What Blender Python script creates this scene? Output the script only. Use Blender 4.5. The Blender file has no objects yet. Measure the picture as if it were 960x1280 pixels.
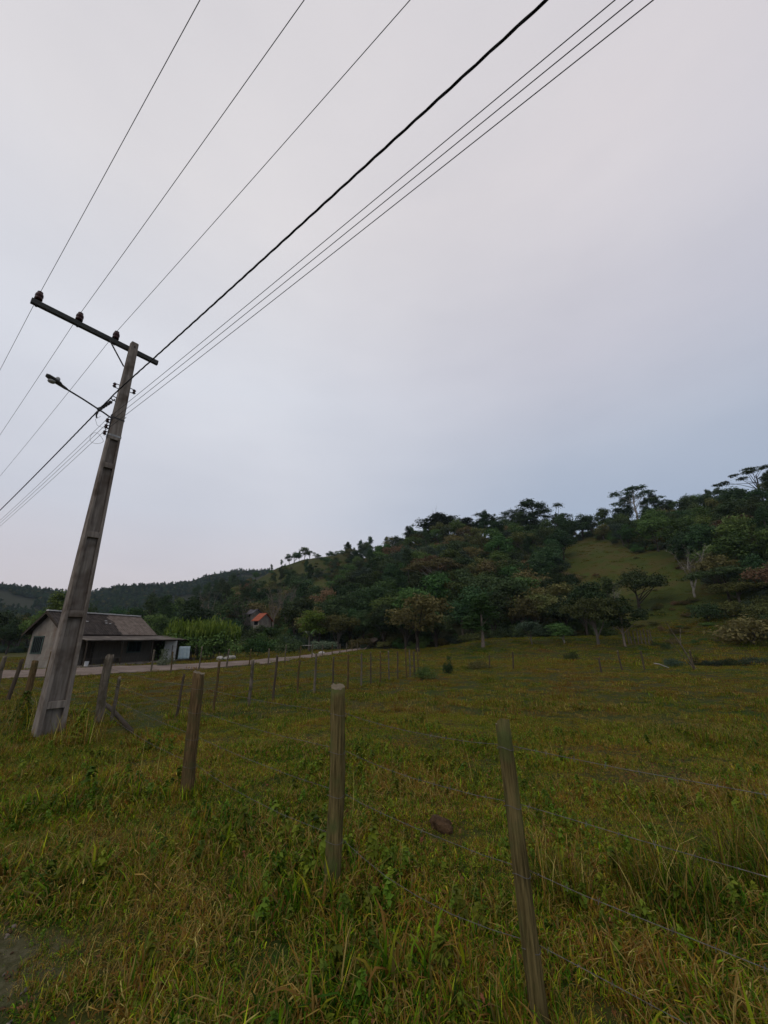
import bpy, math, random
import numpy as np
from mathutils import Vector, Matrix, Euler

SC = bpy.context.scene
COL = SC.collection
R = math.radians
rng = np.random.default_rng(7)
random.seed(7)

# ------------------------------------------------------------------ camera numbers
F_PX, PITCH, ROLL, EYE = 490.0, R(18), R(-0.85), 1.65


def ray(px, py):
    x = (px - 480) / F_PX
    y = -(py - 640) / F_PX
    c, s = math.cos(ROLL), math.sin(ROLL)
    x, y = x * c - y * s, x * s + y * c
    return np.array([x, math.cos(PITCH) - math.sin(PITCH) * y, math.sin(PITCH) + math.cos(PITCH) * y])


# ------------------------------------------------------------------ noise and terrain
def _hash(ix, iy, seed):
    h = (ix.astype(np.int64) * 374761393 + iy.astype(np.int64) * 668265263 + seed * 1442695041) & 0x7FFFFFFF
    h = ((h ^ (h >> 13)) * 1274126177) & 0x7FFFFFFF
    return ((h ^ (h >> 16)) & 0xFFFF) / 65535.0


def vnoise(x, y, seed=0):
    x = np.asarray(x, float); y = np.asarray(y, float)
    ix, iy = np.floor(x), np.floor(y)
    fx, fy = x - ix, y - iy
    fx = fx * fx * (3 - 2 * fx); fy = fy * fy * (3 - 2 * fy)
    a = _hash(ix, iy, seed); b = _hash(ix + 1, iy, seed)
    c = _hash(ix, iy + 1, seed); d = _hash(ix + 1, iy + 1, seed)
    return (a * (1 - fx) + b * fx) * (1 - fy) + (c * (1 - fx) + d * fx) * fy


def fbm(x, y, seed=0, oct=3):
    s = 0.0; amp = 0.5; tot = 0.0
    for i in range(oct):
        s = s + amp * vnoise(np.asarray(x) * 2 ** i + 17.3 * i, np.asarray(y) * 2 ** i - 9.1 * i, seed + i)
        tot += amp; amp *= 0.5
    return s / tot - 0.5


def smooth(a, b, x):
    t = np.clip((x - a) / (b - a), 0, 1)
    return t * t * (3 - 2 * t)


AZ = [-48, -36.8, -33.3, -29.4, -25.1, -20.3, -16.1, -11.8, -4.8, 0, 4.8, 9.6, 14.2, 19.8, 25, 30.9, 36.1, 40.8, 46, 55, 70]
TAN = [.0, .012, .035, .072, .108, .143, .163, .193, .211, .249, .273, .290, .279, .276, .266, .272, .272, .275, .280, .278, .26]
DFT = [150, 120, 108, 98, 92, 86, 84, 82, 76, 72, 70, 68, 66, 66, 68, 70, 68, 64, 60, 60, 60]
DRT = [230, 200, 205, 215, 240, 265, 270, 265, 245, 220, 200, 190, 182, 180, 190, 195, 192, 190, 185, 185, 185]
FAZ = [-95, -70, -48, -44.5, -42, -37.6, -34, -29.8, -26.2, -20.4, -15, 0, 40, 95]
FTAN = [.09, .10, .118, .113, .106, .099, .119, .126, .133, .160, .165, .15, .12, .05]


def H(x, y):
    x = np.asarray(x, float); y = np.asarray(y, float)
    d = np.hypot(x, y) + 1e-6
    az = np.degrees(np.arctan2(x, y))
    z = 0.08 * fbm(x / 0.9, y / 0.9, 3, 2) * smooth(1, 4, d) + 0.16 * fbm(x / 4.0, y / 4.0, 11, 2) * smooth(3, 8, d)
    z = z + 0.5 * fbm(x / 30, y / 30, 21, 2) * smooth(12, 40, d)
    z = z + 1.5 * np.exp(-((y - 57) / 9.5) ** 2) * smooth(3, 16, x) * smooth(60, 34, x)
    z = z - 0.35 * np.exp(-((y - 38) / 7.0) ** 2) * smooth(0, 10, x)
    # the wooded hill
    Df = np.interp(az, AZ, DFT) + 10 * fbm(x / 25, y / 25, 31, 2)
    Dr = np.interp(az, AZ, DRT)
    Hr = np.maximum(np.interp(az, AZ, TAN) * Dr + EYE - 9.0, 0)
    Hr = Hr * smooth(-60, -40, az) * smooth(100, 75, az)
    t = np.clip((d - Df) / (Dr - Df), 0, 1)
    hill = Hr * (0.55 * t + 0.45 * t * t * (3 - 2 * t)) * (1 - 0.35 * smooth(0, 160, d - Dr))
    hill = hill + 5.0 * fbm(x / 32, y / 32, 41, 3) * smooth(0.03, 0.3, t) * np.clip(Hr / 30, 0, 1)
    hill = hill + 10.0 * smooth(-21, -15, az) * smooth(-2, -7, az) * smooth(.62, 1.0, t) * (1 - .8 * smooth(20, 160, d - Dr))
    # the far range
    HF = np.interp(az, FAZ, FTAN) * 760 * smooth(110, 85, np.abs(az)) - 9
    tf = smooth(330, 760, d)
    far = np.maximum(HF, 0) * tf * (1 - 0.3 * smooth(760, 1100, d)) + 14 * fbm(x / 90, y / 90, 51, 3) * tf
    return z + np.maximum(hill, far) + 0.15 * np.minimum(np.maximum(hill, 0), np.maximum(far, 0))


def hz(x, y):
    return float(H(np.array([x]), np.array([y]))[0])


def hit(px, py, start=6.0, lift=0.0, far=420):
    """the point of the terrain seen in that direction, marched from 'start' metres away"""
    r = ray(px, py)
    ts = np.concatenate([np.linspace(start, 60, 900), np.linspace(60, far, 2400)[1:]])
    P = r[None, :] / math.hypot(r[0], r[1]) * ts[:, None]
    g = H(P[:, 0], P[:, 1]) + lift - (P[:, 2] + EYE)
    i = np.argmax(g > 0)
    if g[i] <= 0:
        i = int(np.argmax(g))
    return P[i, 0], P[i, 1], float(H(P[i:i + 1, 0], P[i:i + 1, 1])[0])


def px_size(x, y, n):
    """metres that n photo pixels span at that ground point"""
    f = math.cos(PITCH) * y
    return n / F_PX * f


# ------------------------------------------------------------------ node material helpers
MATS = {}


class NT:
    def __init__(s, name):
        m = bpy.data.materials.new(name); m.use_nodes = True
        s.m = m; s.t = m.node_tree; s.t.nodes.clear()
        s.out = s.t.nodes.new('ShaderNodeOutputMaterial')
        MATS[name] = m

    def n(s, typ, **kw):
        nd = s.t.nodes.new(typ)
        for k, v in kw.items():
            if k.startswith('i_'):
                key = k[2:]
                key = int(key) if key.isdigit() else key.replace('_', ' ')
                nd.inputs[key].default_value = v
            else:
                setattr(nd, k, v)
        return nd

    def l(s, a, ai, b, bi):
        s.t.links.new(a.outputs[ai], b.inputs[bi])

    def noise(s, vec, scale, detail=3, rough=.55, stretch=None):
        src, so = vec
        if stretch:
            mp = s.n('ShaderNodeMapping'); mp.inputs['Scale'].default_value = stretch
            s.l(src, so, mp, 'Vector'); src, so = mp, 'Vector'
        nz = s.n('ShaderNodeTexNoise'); nz.inputs['Scale'].default_value = scale
        nz.inputs['Detail'].default_value = detail; nz.inputs['Roughness'].default_value = rough
        s.l(src, so, nz, 'Vector')
        return nz

    def ramp(s, src, so, stops, interp='LINEAR'):
        r = s.n('ShaderNodeValToRGB'); cr = r.color_ramp; cr.interpolation = interp
        while len(cr.elements) > 1:
            cr.elements.remove(cr.elements[0])
        for i, (p, c) in enumerate(stops):
            e = cr.elements[0] if i == 0 else cr.elements.new(p)
            e.position = p
            e.color = (c, c, c, 1) if isinstance(c, (int, float)) else (*c, 1)
        s.l(src, so, r, 'Fac')
        return r

    def mix(s, fac, a, b, mode='MIX'):
        mx = s.n('ShaderNodeMix', data_type='RGBA', blend_type=mode)
        for val, key in ((fac, 0), (a, 6), (b, 7)):
            if isinstance(val, (int, float)):
                mx.inputs[key].default_value = val
            elif isinstance(val, tuple) and len(val) == 3:
                mx.inputs[key].default_value = (*val, 1)
            else:
                s.t.links.new(val[0].outputs[val[1]], mx.inputs[key])
        return mx

    def math(s, op, a, b=0.5, clamp=False):
        md = s.n('ShaderNodeMath', operation=op, use_clamp=clamp)
        for i, v in enumerate((a, b)):
            if isinstance(v, (int, float)):
                md.inputs[i].default_value = v
            else:
                s.t.links.new(v[0].outputs[v[1]], md.inputs[i])
        return md

    def bsdf(s, col, rough=.8, bump=None, bump_s=.3, bump_d=.01, metal=0., spec=.12):
        b = s.n('ShaderNodeBsdfPrincipled')
        b.inputs['Roughness'].default_value = rough; b.inputs['Metallic'].default_value = metal
        b.inputs['Specular IOR Level'].default_value = spec
        if isinstance(col, tuple) and len(col) == 3:
            b.inputs['Base Color'].default_value = (*col, 1)
        else:
            s.t.links.new(col[0].outputs[col[1]], b.inputs['Base Color'])
        if bump:
            bp = s.n('ShaderNodeBump'); bp.inputs['Strength'].default_value = bump_s
            bp.inputs['Distance'].default_value = bump_d
            s.t.links.new(bump[0].outputs[bump[1]], bp.inputs['Height']); s.l(bp, 'Normal', b, 'Normal')
        s.l(b, 'BSDF', s.out, 'Surface')
        return b


def m_rough(name, c1, c2, scale=4, stretch=None, c3=None, rough=.85, bump=.4, bump_d=.01, metal=0, scale3=1.2):
    """two tone weathered surface in object space with an optional third blotch colour"""
    t = NT(name); tc = t.n('ShaderNodeTexCoord')
    nz = t.noise((tc, 'Object'), scale, 5, .6, stretch)
    rp = t.ramp(nz, 'Fac', [(.32, c1), (.68, c2)])
    col = (rp, 'Color')
    if c3:
        n2 = t.noise((tc, 'Object'), scale3, 3, .6)
        f = t.ramp(n2, 'Fac', [(.48, 0.), (.66, 1.)])
        mx = t.mix((f, 'Color'), col, c3); col = (mx, 2)
    t.bsdf(col, rough, (nz, 'Fac'), bump, bump_d, metal)
    return t.m


m_rough('concrete', (.125, .105, .085), (.27, .235, .20), 2.6, (7, 7, .6), (.075, .055, .04), bump=.45, bump_d=.012, scale3=1.6)
m_rough('crossarm_concrete', (.035, .037, .035), (.075, .077, .07), 9, (1, 6, 6), bump=.3)
m_rough('steel', (.035, .032, .03), (.085, .08, .075), 14, rough=.6, metal=.5)
m_rough('galvanised', (.22, .22, .21), (.36, .36, .34), 14, rough=.5, metal=.6)
m_rough('ceramic', (.028, .010, .009), (.05, .018, .015), 18, rough=.25, bump=.05)
m_rough('wire_metal', (.07, .07, .075), (.12, .12, .125), 30, rough=.5, metal=.6)
m_rough('cable_black', (.008, .008, .009), (.016, .016, .017), 30, rough=.55)
m_rough('barbed', (.09, .08, .07), (.19, .175, .16), 30, rough=.6, metal=.5)
m_rough('lamp_grey', (.05, .05, .05), (.10, .10, .10), 12, rough=.5)
m_rough('lamp_glass', (.25, .25, .24), (.35, .35, .33), 9, rough=.2)
m_rough('post_wood', (.036, .023, .009), (.175, .115, .052), 4.2, (16, 16, 1.1), (.075, .066, .026), bump=1, bump_d=.02, scale3=7)
m_rough('post_wood_green', (.046, .036, .012), (.195, .150, .060), 4.2, (15, 15, 1.0), (.085, .098, .030), bump=1, bump_d=.02, scale3=5)
m_rough('post_grey', (.055, .044, .032), (.20, .168, .125), 3.6, (13, 13, 1.0), (.07, .06, .038), bump=.8, bump_d=.012, scale3=5)
m_rough('post_dark', (.04, .03, .022), (.10, .077, .052), 3.0, (12, 12, .7), bump=.8, bump_d=.012)
m_rough('cut_end', (.10, .082, .055), (.20, .165, .11), 9, (1, 1, 1), bump=.3)
m_rough('log_bark', (.022, .017, .012), (.06, .047, .034), 5, (6, 6, 1), bump=.8, bump_d=.01)
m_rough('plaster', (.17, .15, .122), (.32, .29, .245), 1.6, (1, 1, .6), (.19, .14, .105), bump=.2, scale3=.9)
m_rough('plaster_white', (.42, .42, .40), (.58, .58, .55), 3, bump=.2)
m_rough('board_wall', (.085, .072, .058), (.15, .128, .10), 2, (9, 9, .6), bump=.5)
m_rough('roof_ridge_white', (.40, .39, .37), (.62, .61, .58), 4, bump=.3)
m_rough('porch_sheet', (.06, .05, .042), (.13, .108, .09), 2.5, (1, 3, 1), (.17, .145, .12), bump=.3, scale3=.8)
m_rough('timber_dark', (.03, .024, .018), (.07, .055, .04), 4, (6, 6, 1), bump=.4)
m_rough('dark_glass', (.006, .007, .008), (.014, .016, .018), 4, rough=.2, bump=.02)
m_rough('window_frame', (.04, .06, .05), (.07, .10, .085), 6, bump=.2)
m_rough('red_tile', (.20, .052, .026), (.34, .095, .05), 1.5, (3, 3, 3), bump=.5)
m_rough('grey_tile', (.11, .10, .11), (.18, .165, .175), 1.5, bump=.4)
m_rough('stone_pale', (.24, .225, .20), (.42, .40, .365), 5, c3=(.2, .19, .15), bump=.5)
m_rough('clod', (.026, .015, .007), (.095, .056, .028), 12, bump=1, bump_d=.02)
m_rough('plastic_white', (.55, .55, .55), (.66, .66, .66), 4, rough=.4)
m_rough('cloth_blue', (.28, .36, .38), (.40, .48, .50), 4, bump=.3)
m_rough('bark_grey', (.055, .048, .040), (.12, .105, .088), 2.5, (5, 5, .8), bump=.6, bump_d=.03)
m_rough('bark_twig', (.10, .08, .065), (.19, .155, .125), 2.5, (5, 5, .8), bump=.4, bump_d=.02)
m_rough('bark_dark', (.024, .019, .015), (.055, .045, .035), 2.5, (5, 5, .8), bump=.6, bump_d=.03)
m_rough('bark_pale', (.20, .18, .155), (.36, .335, .29), 2.0, (4, 4, .8), (.11, .10, .08), bump=.4, bump_d=.02)


def m_roof():
    t = NT('roof_tiles'); tc = t.n('ShaderNodeTexCoord')
    nz = t.noise((tc, 'Object'), 3.0, 5, .65)
    base = t.ramp(nz, 'Fac', [(.28, (.016, .013, .011)), (.5, (.042, .034, .029)), (.75, (.085, .068, .056))])
    pale = t.ramp(nz, 'Fac', [(.3, (.085, .064, .05)), (.7, (.21, .17, .14))])
    sep = t.n('ShaderNodeSeparateXYZ'); t.l(tc, 'Object', sep, 'Vector')
    wob = t.math('MULTIPLY', (nz, 'Fac'), 1.6)
    yy = t.math('ADD', (sep, 'Y'), (wob, 0))
    f = t.ramp(t.math('MULTIPLY', (yy, 0), .1), 0, [(.57, 0.), (.575, 1.)])
    mx = t.mix((f, 'Color'), (base, 'Color'), (pale, 'Color'))
    wv = t.n('ShaderNodeTexWave'); wv.bands_direction = 'Y'; wv.inputs['Scale'].default_value = 1.4
    t.l(tc, 'Object', wv, 'Vector')
    t.bsdf((mx, 2), .85, (wv, 'Fac'), .6, .05)


m_roof()

GREEN, DGREEN, OLIVE, TAN_, DRY = (.150, .280, .006), (.038, .105, .003), (.305, .310, .012), (.600, .500, .140), (.255, .110, .016)


def m_grass(name, bias=0.0, dry_amt=.3, gain=1.0):
    """blades: colour by patch (world position), by blade and by tuft"""
    t = NT(name)
    geo = t.n('ShaderNodeNewGeometry'); oi = t.n('ShaderNodeObjectInfo')
    big = t.noise((geo, 'Position'), .16, 4, .65)
    med = t.noise((geo, 'Position'), 1.1, 3, .6)
    mid = t.noise((geo, 'Position'), .45, 3, .6)
    a = t.math('ADD', (t.math('MULTIPLY', (big, 'Fac'), .36), 0), (t.math('MULTIPLY', (mid, 'Fac'), .34), 0))
    b = t.math('MULTIPLY', (med, 'Fac'), .30)
    s = t.math('ADD', (a, 0), (b, 0))
    r1 = t.math('MULTIPLY', (geo, 'Random Per Island'), .20)
    r2 = t.math('MULTIPLY', (oi, 'Random'), .13)
    s2 = t.math('ADD', (s, 0), (r1, 0)); s3 = t.math('ADD', (s2, 0), (r2, 0))
    s4 = t.math('ADD', (t.math('MULTIPLY', (t.math('SUBTRACT', (s3, 0), .665), 0), 2.7), 0), bias + .5)
    g = lambda c: tuple(v * gain for v in c)
    rp = t.ramp(s4, 0, [(.24, g(DGREEN)), (.40, g(GREEN)), (.54, g(OLIVE)), (.66, g((.33, .225, .030))), (.80, g(DRY))])
    # single dry blades anywhere
    k = t.math('FRACT', (t.math('MULTIPLY', (geo, 'Random Per Island'), 37.7), 0))
    f = t.ramp(k, 0, [(1 - dry_amt - .02, 0.), (1 - dry_amt + .02, 1.)])
    k2 = t.math('FRACT', (t.math('MULTIPLY', (geo, 'Random Per Island'), 91.3), 0))
    dryc = t.ramp(k2, 0, [(.0, g(DRY)), (.6, g((.29, .225, .065))), (1., g(TAN_))])
    mx = t.mix((f, 'Color'), (rp, 'Color'), (dryc, 'Color'))
    k3 = t.math('FRACT', (t.math('MULTIPLY', (geo, 'Random Per Island'), 53.9), 0))
    vv = t.ramp(k3, 0, [(.0, .40), (.5, .85), (.85, 1.15), (1., 1.9)])
    mx = t.mix(1.0, (mx, 2), (vv, 'Color'), 'MULTIPLY')
    d = t.n('ShaderNodeBsdfPrincipled'); d.inputs['Roughness'].default_value = .55
    d.inputs['Specular IOR Level'].default_value = .08
    t.l(mx, 2, d, 'Base Color')
    tr = t.n('ShaderNodeBsdfTranslucent'); t.l(mx, 2, tr, 'Color')
    ms = t.n('ShaderNodeMixShader'); ms.inputs[0].default_value = .3
    t.l(d, 'BSDF', ms, 1); t.l(tr, 'BSDF', ms, 2); t.l(ms, 'Shader', t.out, 'Surface')
    return t.m


m_grass('grass_blades', -.03, .19)
m_grass('grass_dry', .16, .5)
m_grass('grass_lush', -.16, .08)
m_grass('grass_tussock', .02, .3, .6)
m_grass('grass_meadow', .06, .24, .70)
m_grass('grass_mound', -.13, .1, .66)
m_grass('grass_far', -.02, .2, .55)


def m_leaf(name, c1, c2, c3, trans=.22, rough=.6):
    t = NT(name)
    geo = t.n('ShaderNodeNewGeometry'); oi = t.n('ShaderNodeObjectInfo')
    tcx = t.n('ShaderNodeTexCoord')
    cn = t.noise((tcx, 'Object'), .75, 3, .6)
    cf = t.ramp(cn, 'Fac', [(.34, 0.), (.66, 1.)])
    fx = t.math('ADD', (t.math('MULTIPLY', (geo, 'Random Per Island'), .42), 0), (t.math('MULTIPLY', (cf, 'Color'), .58), 0))
    rp = t.ramp(fx, 0, [(.08, c1), (.5, c2), (.95, c3)])
    hs = t.n('ShaderNodeHueSaturation')
    v = t.math('ADD', (t.math('MULTIPLY', (oi, 'Random'), 1.0), 0), .55)
    h = t.math('ADD', (t.math('MULTIPLY', (t.math('FRACT', (t.math('MULTIPLY', (oi, 'Random'), 13.7), 0)), 0), .07), 0), .455)
    t.l(v, 0, hs, 'Value'); t.l(h, 0, hs, 'Hue'); t.l(rp, 'Color', hs, 'Color')
    d = t.n('ShaderNodeBsdfPrincipled'); d.inputs['Roughness'].default_value = rough
    d.inputs['Specular IOR Level'].default_value = .1
    t.l(hs, 'Color', d, 'Base Color')
    tr = t.n('ShaderNodeBsdfTranslucent'); t.l(hs, 'Color', tr, 'Color')
    ms = t.n('ShaderNodeMixShader'); ms.inputs[0].default_value = trans
    t.l(d, 'BSDF', ms, 1); t.l(tr, 'BSDF', ms, 2); t.l(ms, 'Shader', t.out, 'Surface')
    return t.m


m_leaf('leaf_dark', (00.0228, 00.0455, 00.0178), (00.0390, 00.0715, 00.0260), (00.0650, 00.1008, 00.0390))
m_leaf('leaf_mid', (00.0360, 00.0720, 00.0196), (00.0630, 00.1170, 00.0300), (00.0990, 00.1576, 00.0450))
m_leaf('leaf_olive', (00.0633, 00.0715, 00.0220), (00.1100, 00.1155, 00.0358), (00.1582, 00.1540, 00.0550))
m_leaf('leaf_brown', (0.0875, 0.0675, 0.0300), (0.1438, 0.1100, 0.0475), (0.1938, 0.1500, 0.0688))
m_leaf('leaf_khaki', (.062, .060, .018), (.100, .094, .030), (.140, .128, .048))
m_leaf('leaf_bright', (.055, .110, .016), (.095, .175, .026), (.145, .225, .045))
m_leaf('leaf_blue', (00.0287, 00.0517, 00.0316), (00.0489, 00.0791, 00.0489), (00.0776, 00.1121, 00.0719))
m_leaf('leaf_cane', (.034, .080, .012), (.066, .130, .018), (.120, .185, .034))
m_leaf('leaf_weed', (.060, .105, .010), (.115, .175, .014), (.200, .240, .030), rough=.45)
m_leaf('leaf_pale', (.075, .105, .060), (.120, .155, .095), (.170, .200, .135))


def m_ground():
    t = NT('pasture_soil')
    geo = t.n('ShaderNodeNewGeometry')
    big = t.noise((geo, 'Position'), .16, 4, .65)
    med = t.noise((geo, 'Position'), 1.1, 3, .6)
    fine = t.noise((geo, 'Position'), 9, 4, .7)
    a = t.math('MULTIPLY', (big, 'Fac'), .50); b = t.math('MULTIPLY', (med, 'Fac'), .26); c = t.math('MULTIPLY', (fine, 'Fac'), .24)
    s = t.math('ADD', (t.math('ADD', (a, 0), (b, 0)), 0), (c, 0))
    k = .36
    g = lambda c: tuple(v * k for v in c)
    rp = t.ramp(s, 0, [(.32, g(DGREEN)), (.44, g((.075, .115, .016))), (.52, g((.12, .118, .024))), (.62, g((.13, .095, .030))), (.72, g((.07, .042, .018)))])
    # woodland floor where the wood stands (land use stored on the mesh)
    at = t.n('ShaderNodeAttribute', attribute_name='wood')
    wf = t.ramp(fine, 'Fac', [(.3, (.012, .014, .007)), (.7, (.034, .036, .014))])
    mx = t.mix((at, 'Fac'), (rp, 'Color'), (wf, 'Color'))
    ar = t.n('ShaderNodeAttribute', attribute_name='rough')
    n3 = t.noise((geo, 'Position'), .085, 5, .7)
    cr = t.ramp(n3, 'Fac', [(.34, (.028, .042, .008)), (.47, (.052, .068, .011)), (.56, (.078, .060, .018)), (.66, (.052, .076, .011))])
    cm = t.mix((t.ramp(fine, 'Fac', [(.3, .55), (.7, 1.25)]), 'Color'), (.022, .026, .008), (cr, 'Color'))
    mx2 = t.mix((ar, 'Fac'), (mx, 2), (cm, 2))
    ad = t.n('ShaderNodeAttribute', attribute_name='dirt')
    dcol = t.ramp(t.noise((geo, 'Position'), 22, 5, .75), 'Fac', [(.32, (.045, .034, .022)), (.5, (.10, .08, .055)), (.62, (.15, .122, .088)), (.74, (.22, .19, .15))])
    mx3 = t.mix((ad, 'Fac'), (mx2, 2), (dcol, 'Color'))
    t.bsdf((mx3, 2), .95, (fine, 'Fac'), .8, .06, spec=.1)
    return t.m


m_ground()


def m_dirt(name, c1, c2, c3):
    t = NT(name); geo = t.n('ShaderNodeNewGeometry')
    n1 = t.noise((geo, 'Position'), .9, 4, .6); n2 = t.noise((geo, 'Position'), 14, 4, .7)
    s = t.math('ADD', (t.math('MULTIPLY', (n1, 'Fac'), .6), 0), (t.math('MULTIPLY', (n2, 'Fac'), .4), 0))
    rp = t.ramp(s, 0, [(.35, c1), (.5, c2), (.65, c3)])
    t.bsdf((rp, 'Color'), .95, (n2, 'Fac'), .7, .02, spec=.1)


m_dirt('lane_dirt', (.10, .076, .06), (.165, .125, .10), (.23, .185, .155))
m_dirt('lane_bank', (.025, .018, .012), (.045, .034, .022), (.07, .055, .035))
m_dirt('road_dirt', (.08, .065, .048), (.12, .10, .075), (.17, .145, .11))


# ------------------------------------------------------------------ mesh helpers
def link_mesh(name, V, Fc, mats, parent=None, midx=None, smooth_=False):
    me = bpy.data.meshes.new(name)
    me.from_pydata(V, [], Fc)
    for m in (mats if isinstance(mats, (list, tuple)) else [mats]):
        me.materials.append(MATS[m])
    if midx is not None:
        me.polygons.foreach_set('material_index', midx)
    if smooth_:
        me.polygons.foreach_set('use_smooth', [True] * len(me.polygons))
    me.update()
    o = bpy.data.objects.new(name, me); COL.objects.link(o)
    if parent is not None:
        o.parent = parent
    return o


class MB:
    def __init__(s):
        s.v = []; s.f = []; s.mi = []

    def add(s, V, Fc, mi=0):
        b = len(s.v); s.v += [tuple(map(float, p)) for p in V]
        s.f += [tuple(b + i for i in f) for f in Fc]; s.mi += [mi] * len(Fc)

    def frustum(s, x0, x1, y0, y1, z0, X0, X1, Y0, Y1, z1, mi=0):
        V = [(x0, y0, z0), (x1, y0, z0), (x1, y1, z0), (x0, y1, z0), (X0, Y0, z1), (X1, Y0, z1), (X1, Y1, z1), (X0, Y1, z1)]
        s.add(V, [(0, 3, 2, 1), (4, 5, 6, 7), (0, 1, 5, 4), (1, 2, 6, 5), (2, 3, 7, 6), (3, 0, 4, 7)], mi)

    def box(s, x0, x1, y0, y1, z0, z1, mi=0):
        s.frustum(x0, x1, y0, y1, z0, x0, x1, y0, y1, z1, mi)

    def bar(s, a, b, w, h, mi=0, up=(0, 0, 1)):
        a = Vector(a); b = Vector(b); d = (b - a).normalized()
        sx = d.cross(Vector(up))
        sx = sx.normalized() if sx.length > 1e-4 else Vector((1, 0, 0))
        sz = sx.cross(d).normalized()
        V = []
        for p in (a, b):
            for i, j in ((-1, -1), (1, -1), (1, 1), (-1, 1)):
                V.append(p + sx * (i * w / 2) + sz * (j * h / 2))
        s.add(V, [(0, 1, 2, 3), (7, 6, 5, 4), (0, 4, 5, 1), (1, 5, 6, 2), (2, 6, 7, 3), (3, 7, 4, 0)], mi)

    def tube(s, pts, rad, n=8, mi=0, cap=True, mi_cap=None, lump=0.0):
        pts = [Vector(p) for p in pts]
        if not isinstance(rad, (list, tuple)):
            rad = [rad] * len(pts)
        ref = None; V = []; Fc = []
        for i, p in enumerate(pts):
            d = (pts[min(i + 1, len(pts) - 1)] - pts[max(i - 1, 0)]).normalized()
            if ref is None:
                ref = d.orthogonal().normalized()
            ref = (ref - d * ref.dot(d)).normalized()
            w = d.cross(ref)
            for k in range(n):
                a = 2 * math.pi * k / n
                rr = rad[i] * (1 + (random.random() - .5) * lump)
                V.append(p + (ref * math.cos(a) + w * math.sin(a)) * rr)
        for i in range(len(pts) - 1):
            for k in range(n):
                Fc.append((i * n + k, i * n + (k + 1) % n, (i + 1) * n + (k + 1) % n, (i + 1) * n + k))
        s.add(V, Fc, mi)
        if cap:
            b = len(s.v) - len(V)
            s.f.append(tuple(b + k for k in reversed(range(n)))); s.mi.append(mi if mi_cap is None else mi_cap)
            s.f.append(tuple(b + (len(pts) - 1) * n + k for k in range(n))); s.mi.append(mi if mi_cap is None else mi_cap)

    def lathe(s, prof, c=(0, 0, 0), n=12, mi=0):
        V = []; Fc = []
        for r, z in prof:
            for k in range(n):
                a = 2 * math.pi * k / n
                V.append((c[0] + r * math.cos(a), c[1] + r * math.sin(a), c[2] + z))
        m = len(prof)
        for i in range(m - 1):
            for k in range(n):
                Fc.append((i * n + k, i * n + (k + 1) % n, (i + 1) * n + (k + 1) % n, (i + 1) * n + k))
        Fc.append(tuple(reversed(range(n)))); Fc.append(tuple((m - 1) * n + k for k in range(n)))
        s.add(V, Fc, mi)

    def build(s, name, mats, parent=None, smooth_=False):
        return link_mesh(name, s.v, s.f, mats, parent, s.mi, smooth_)


def tag(o, label=None, cat=None, group=None, kind=None):
    if label: o['label'] = label
    if cat: o['category'] = cat
    if group: o['group'] = group
    if kind: o['kind'] = kind
    return o


def empty(name, loc, rz=0.0):
    o = bpy.data.objects.new(name, None); COL.objects.link(o)
    o.empty_display_size = .2
    o.location = loc; o.rotation_euler = (0, 0, rz)
    return o


def arr_mesh(name, V, Q, mat):
    """mesh from numpy arrays of vertices and of quads"""
    me = bpy.data.meshes.new(name)
    me.vertices.add(len(V)); me.vertices.foreach_set('co', np.asarray(V, np.float32).ravel())
    Q = np.asarray(Q, np.int32)
    me.loops.add(Q.size); me.loops.foreach_set('vertex_index', Q.ravel())
    me.polygons.add(len(Q)); me.polygons.foreach_set('loop_start', np.arange(0, Q.size, Q.shape[1], dtype=np.int32))
    me.update(calc_edges=True); me.validate()
    if mat:
        me.materials.append(MATS[mat])
    return me

# ------------------------------------------------------------------ the setting: ground
LANE_NEAR = [(-40, 23.5), (-30, 22.6), (-24, 22.0), (-18, 21.8), (-15.4, 23.0), (-13.4, 25.0), (-11.4, 27.6), (-9.4, 31.2), (-8.0, 36), (-6.8, 43), (-5.7, 52), (-4.6, 62), (-3.0, 72), (0, 80)]
LANE_FAR = [(-44, 31), (-33, 29.4), (-26, 28.6), (-22, 28.9), (-18.6, 30.6), (-16.2, 32.4), (-13.8, 34.6), (-11.9, 37.8), (-10.2, 42), (-8.9, 49), (-7.8, 56), (-6.8, 65), (-5.4, 75), (-2.6, 84)]


def resample(P, n):
    P = np.array(P, float)
    s = np.concatenate([[0], np.cumsum(np.hypot(*np.diff(P, axis=0).T))])
    u = np.linspace(0, s[-1], n)
    return np.stack([np.interp(u, s, P[:, 0]), np.interp(u, s, P[:, 1])], 1)


LN, LF = resample(LANE_NEAR, 120), resample(LANE_FAR, 120)


def in_poly(x, y, P):
    x = np.asarray(x); y = np.asarray(y); c = np.zeros(x.shape, bool)
    n = len(P); j = n - 1
    for i in range(n):
        xi, yi = P[i]; xj, yj = P[j]
        m = ((yi > y) != (yj > y)) & (x < (xj - xi) * (y - yi) / (yj - yi + 1e-12) + xi)
        c ^= m; j = i
    return c


LANE_POLY = [tuple(p) for p in LN] + [tuple(p) for p in LF[::-1]]
CLEARING = [(83, 153), (74, 122), (70, 105), (74, 99), (66, 84), (60, 74), (58, 66), (56, 57), (52, 46), (28, 31), (29, 48), (38, 69), (42, 85), (45.5, 99), (51, 114), (64, 136)]
OLIVE_PATCH = [(-38, 170), (-29.5, 188), (-19.5, 165), (-15.5, 124), (-22, 114), (-30, 148)]


def road_q(x, y):
    return np.asarray(x) * 0.609 + np.asarray(y) * 0.793


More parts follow.
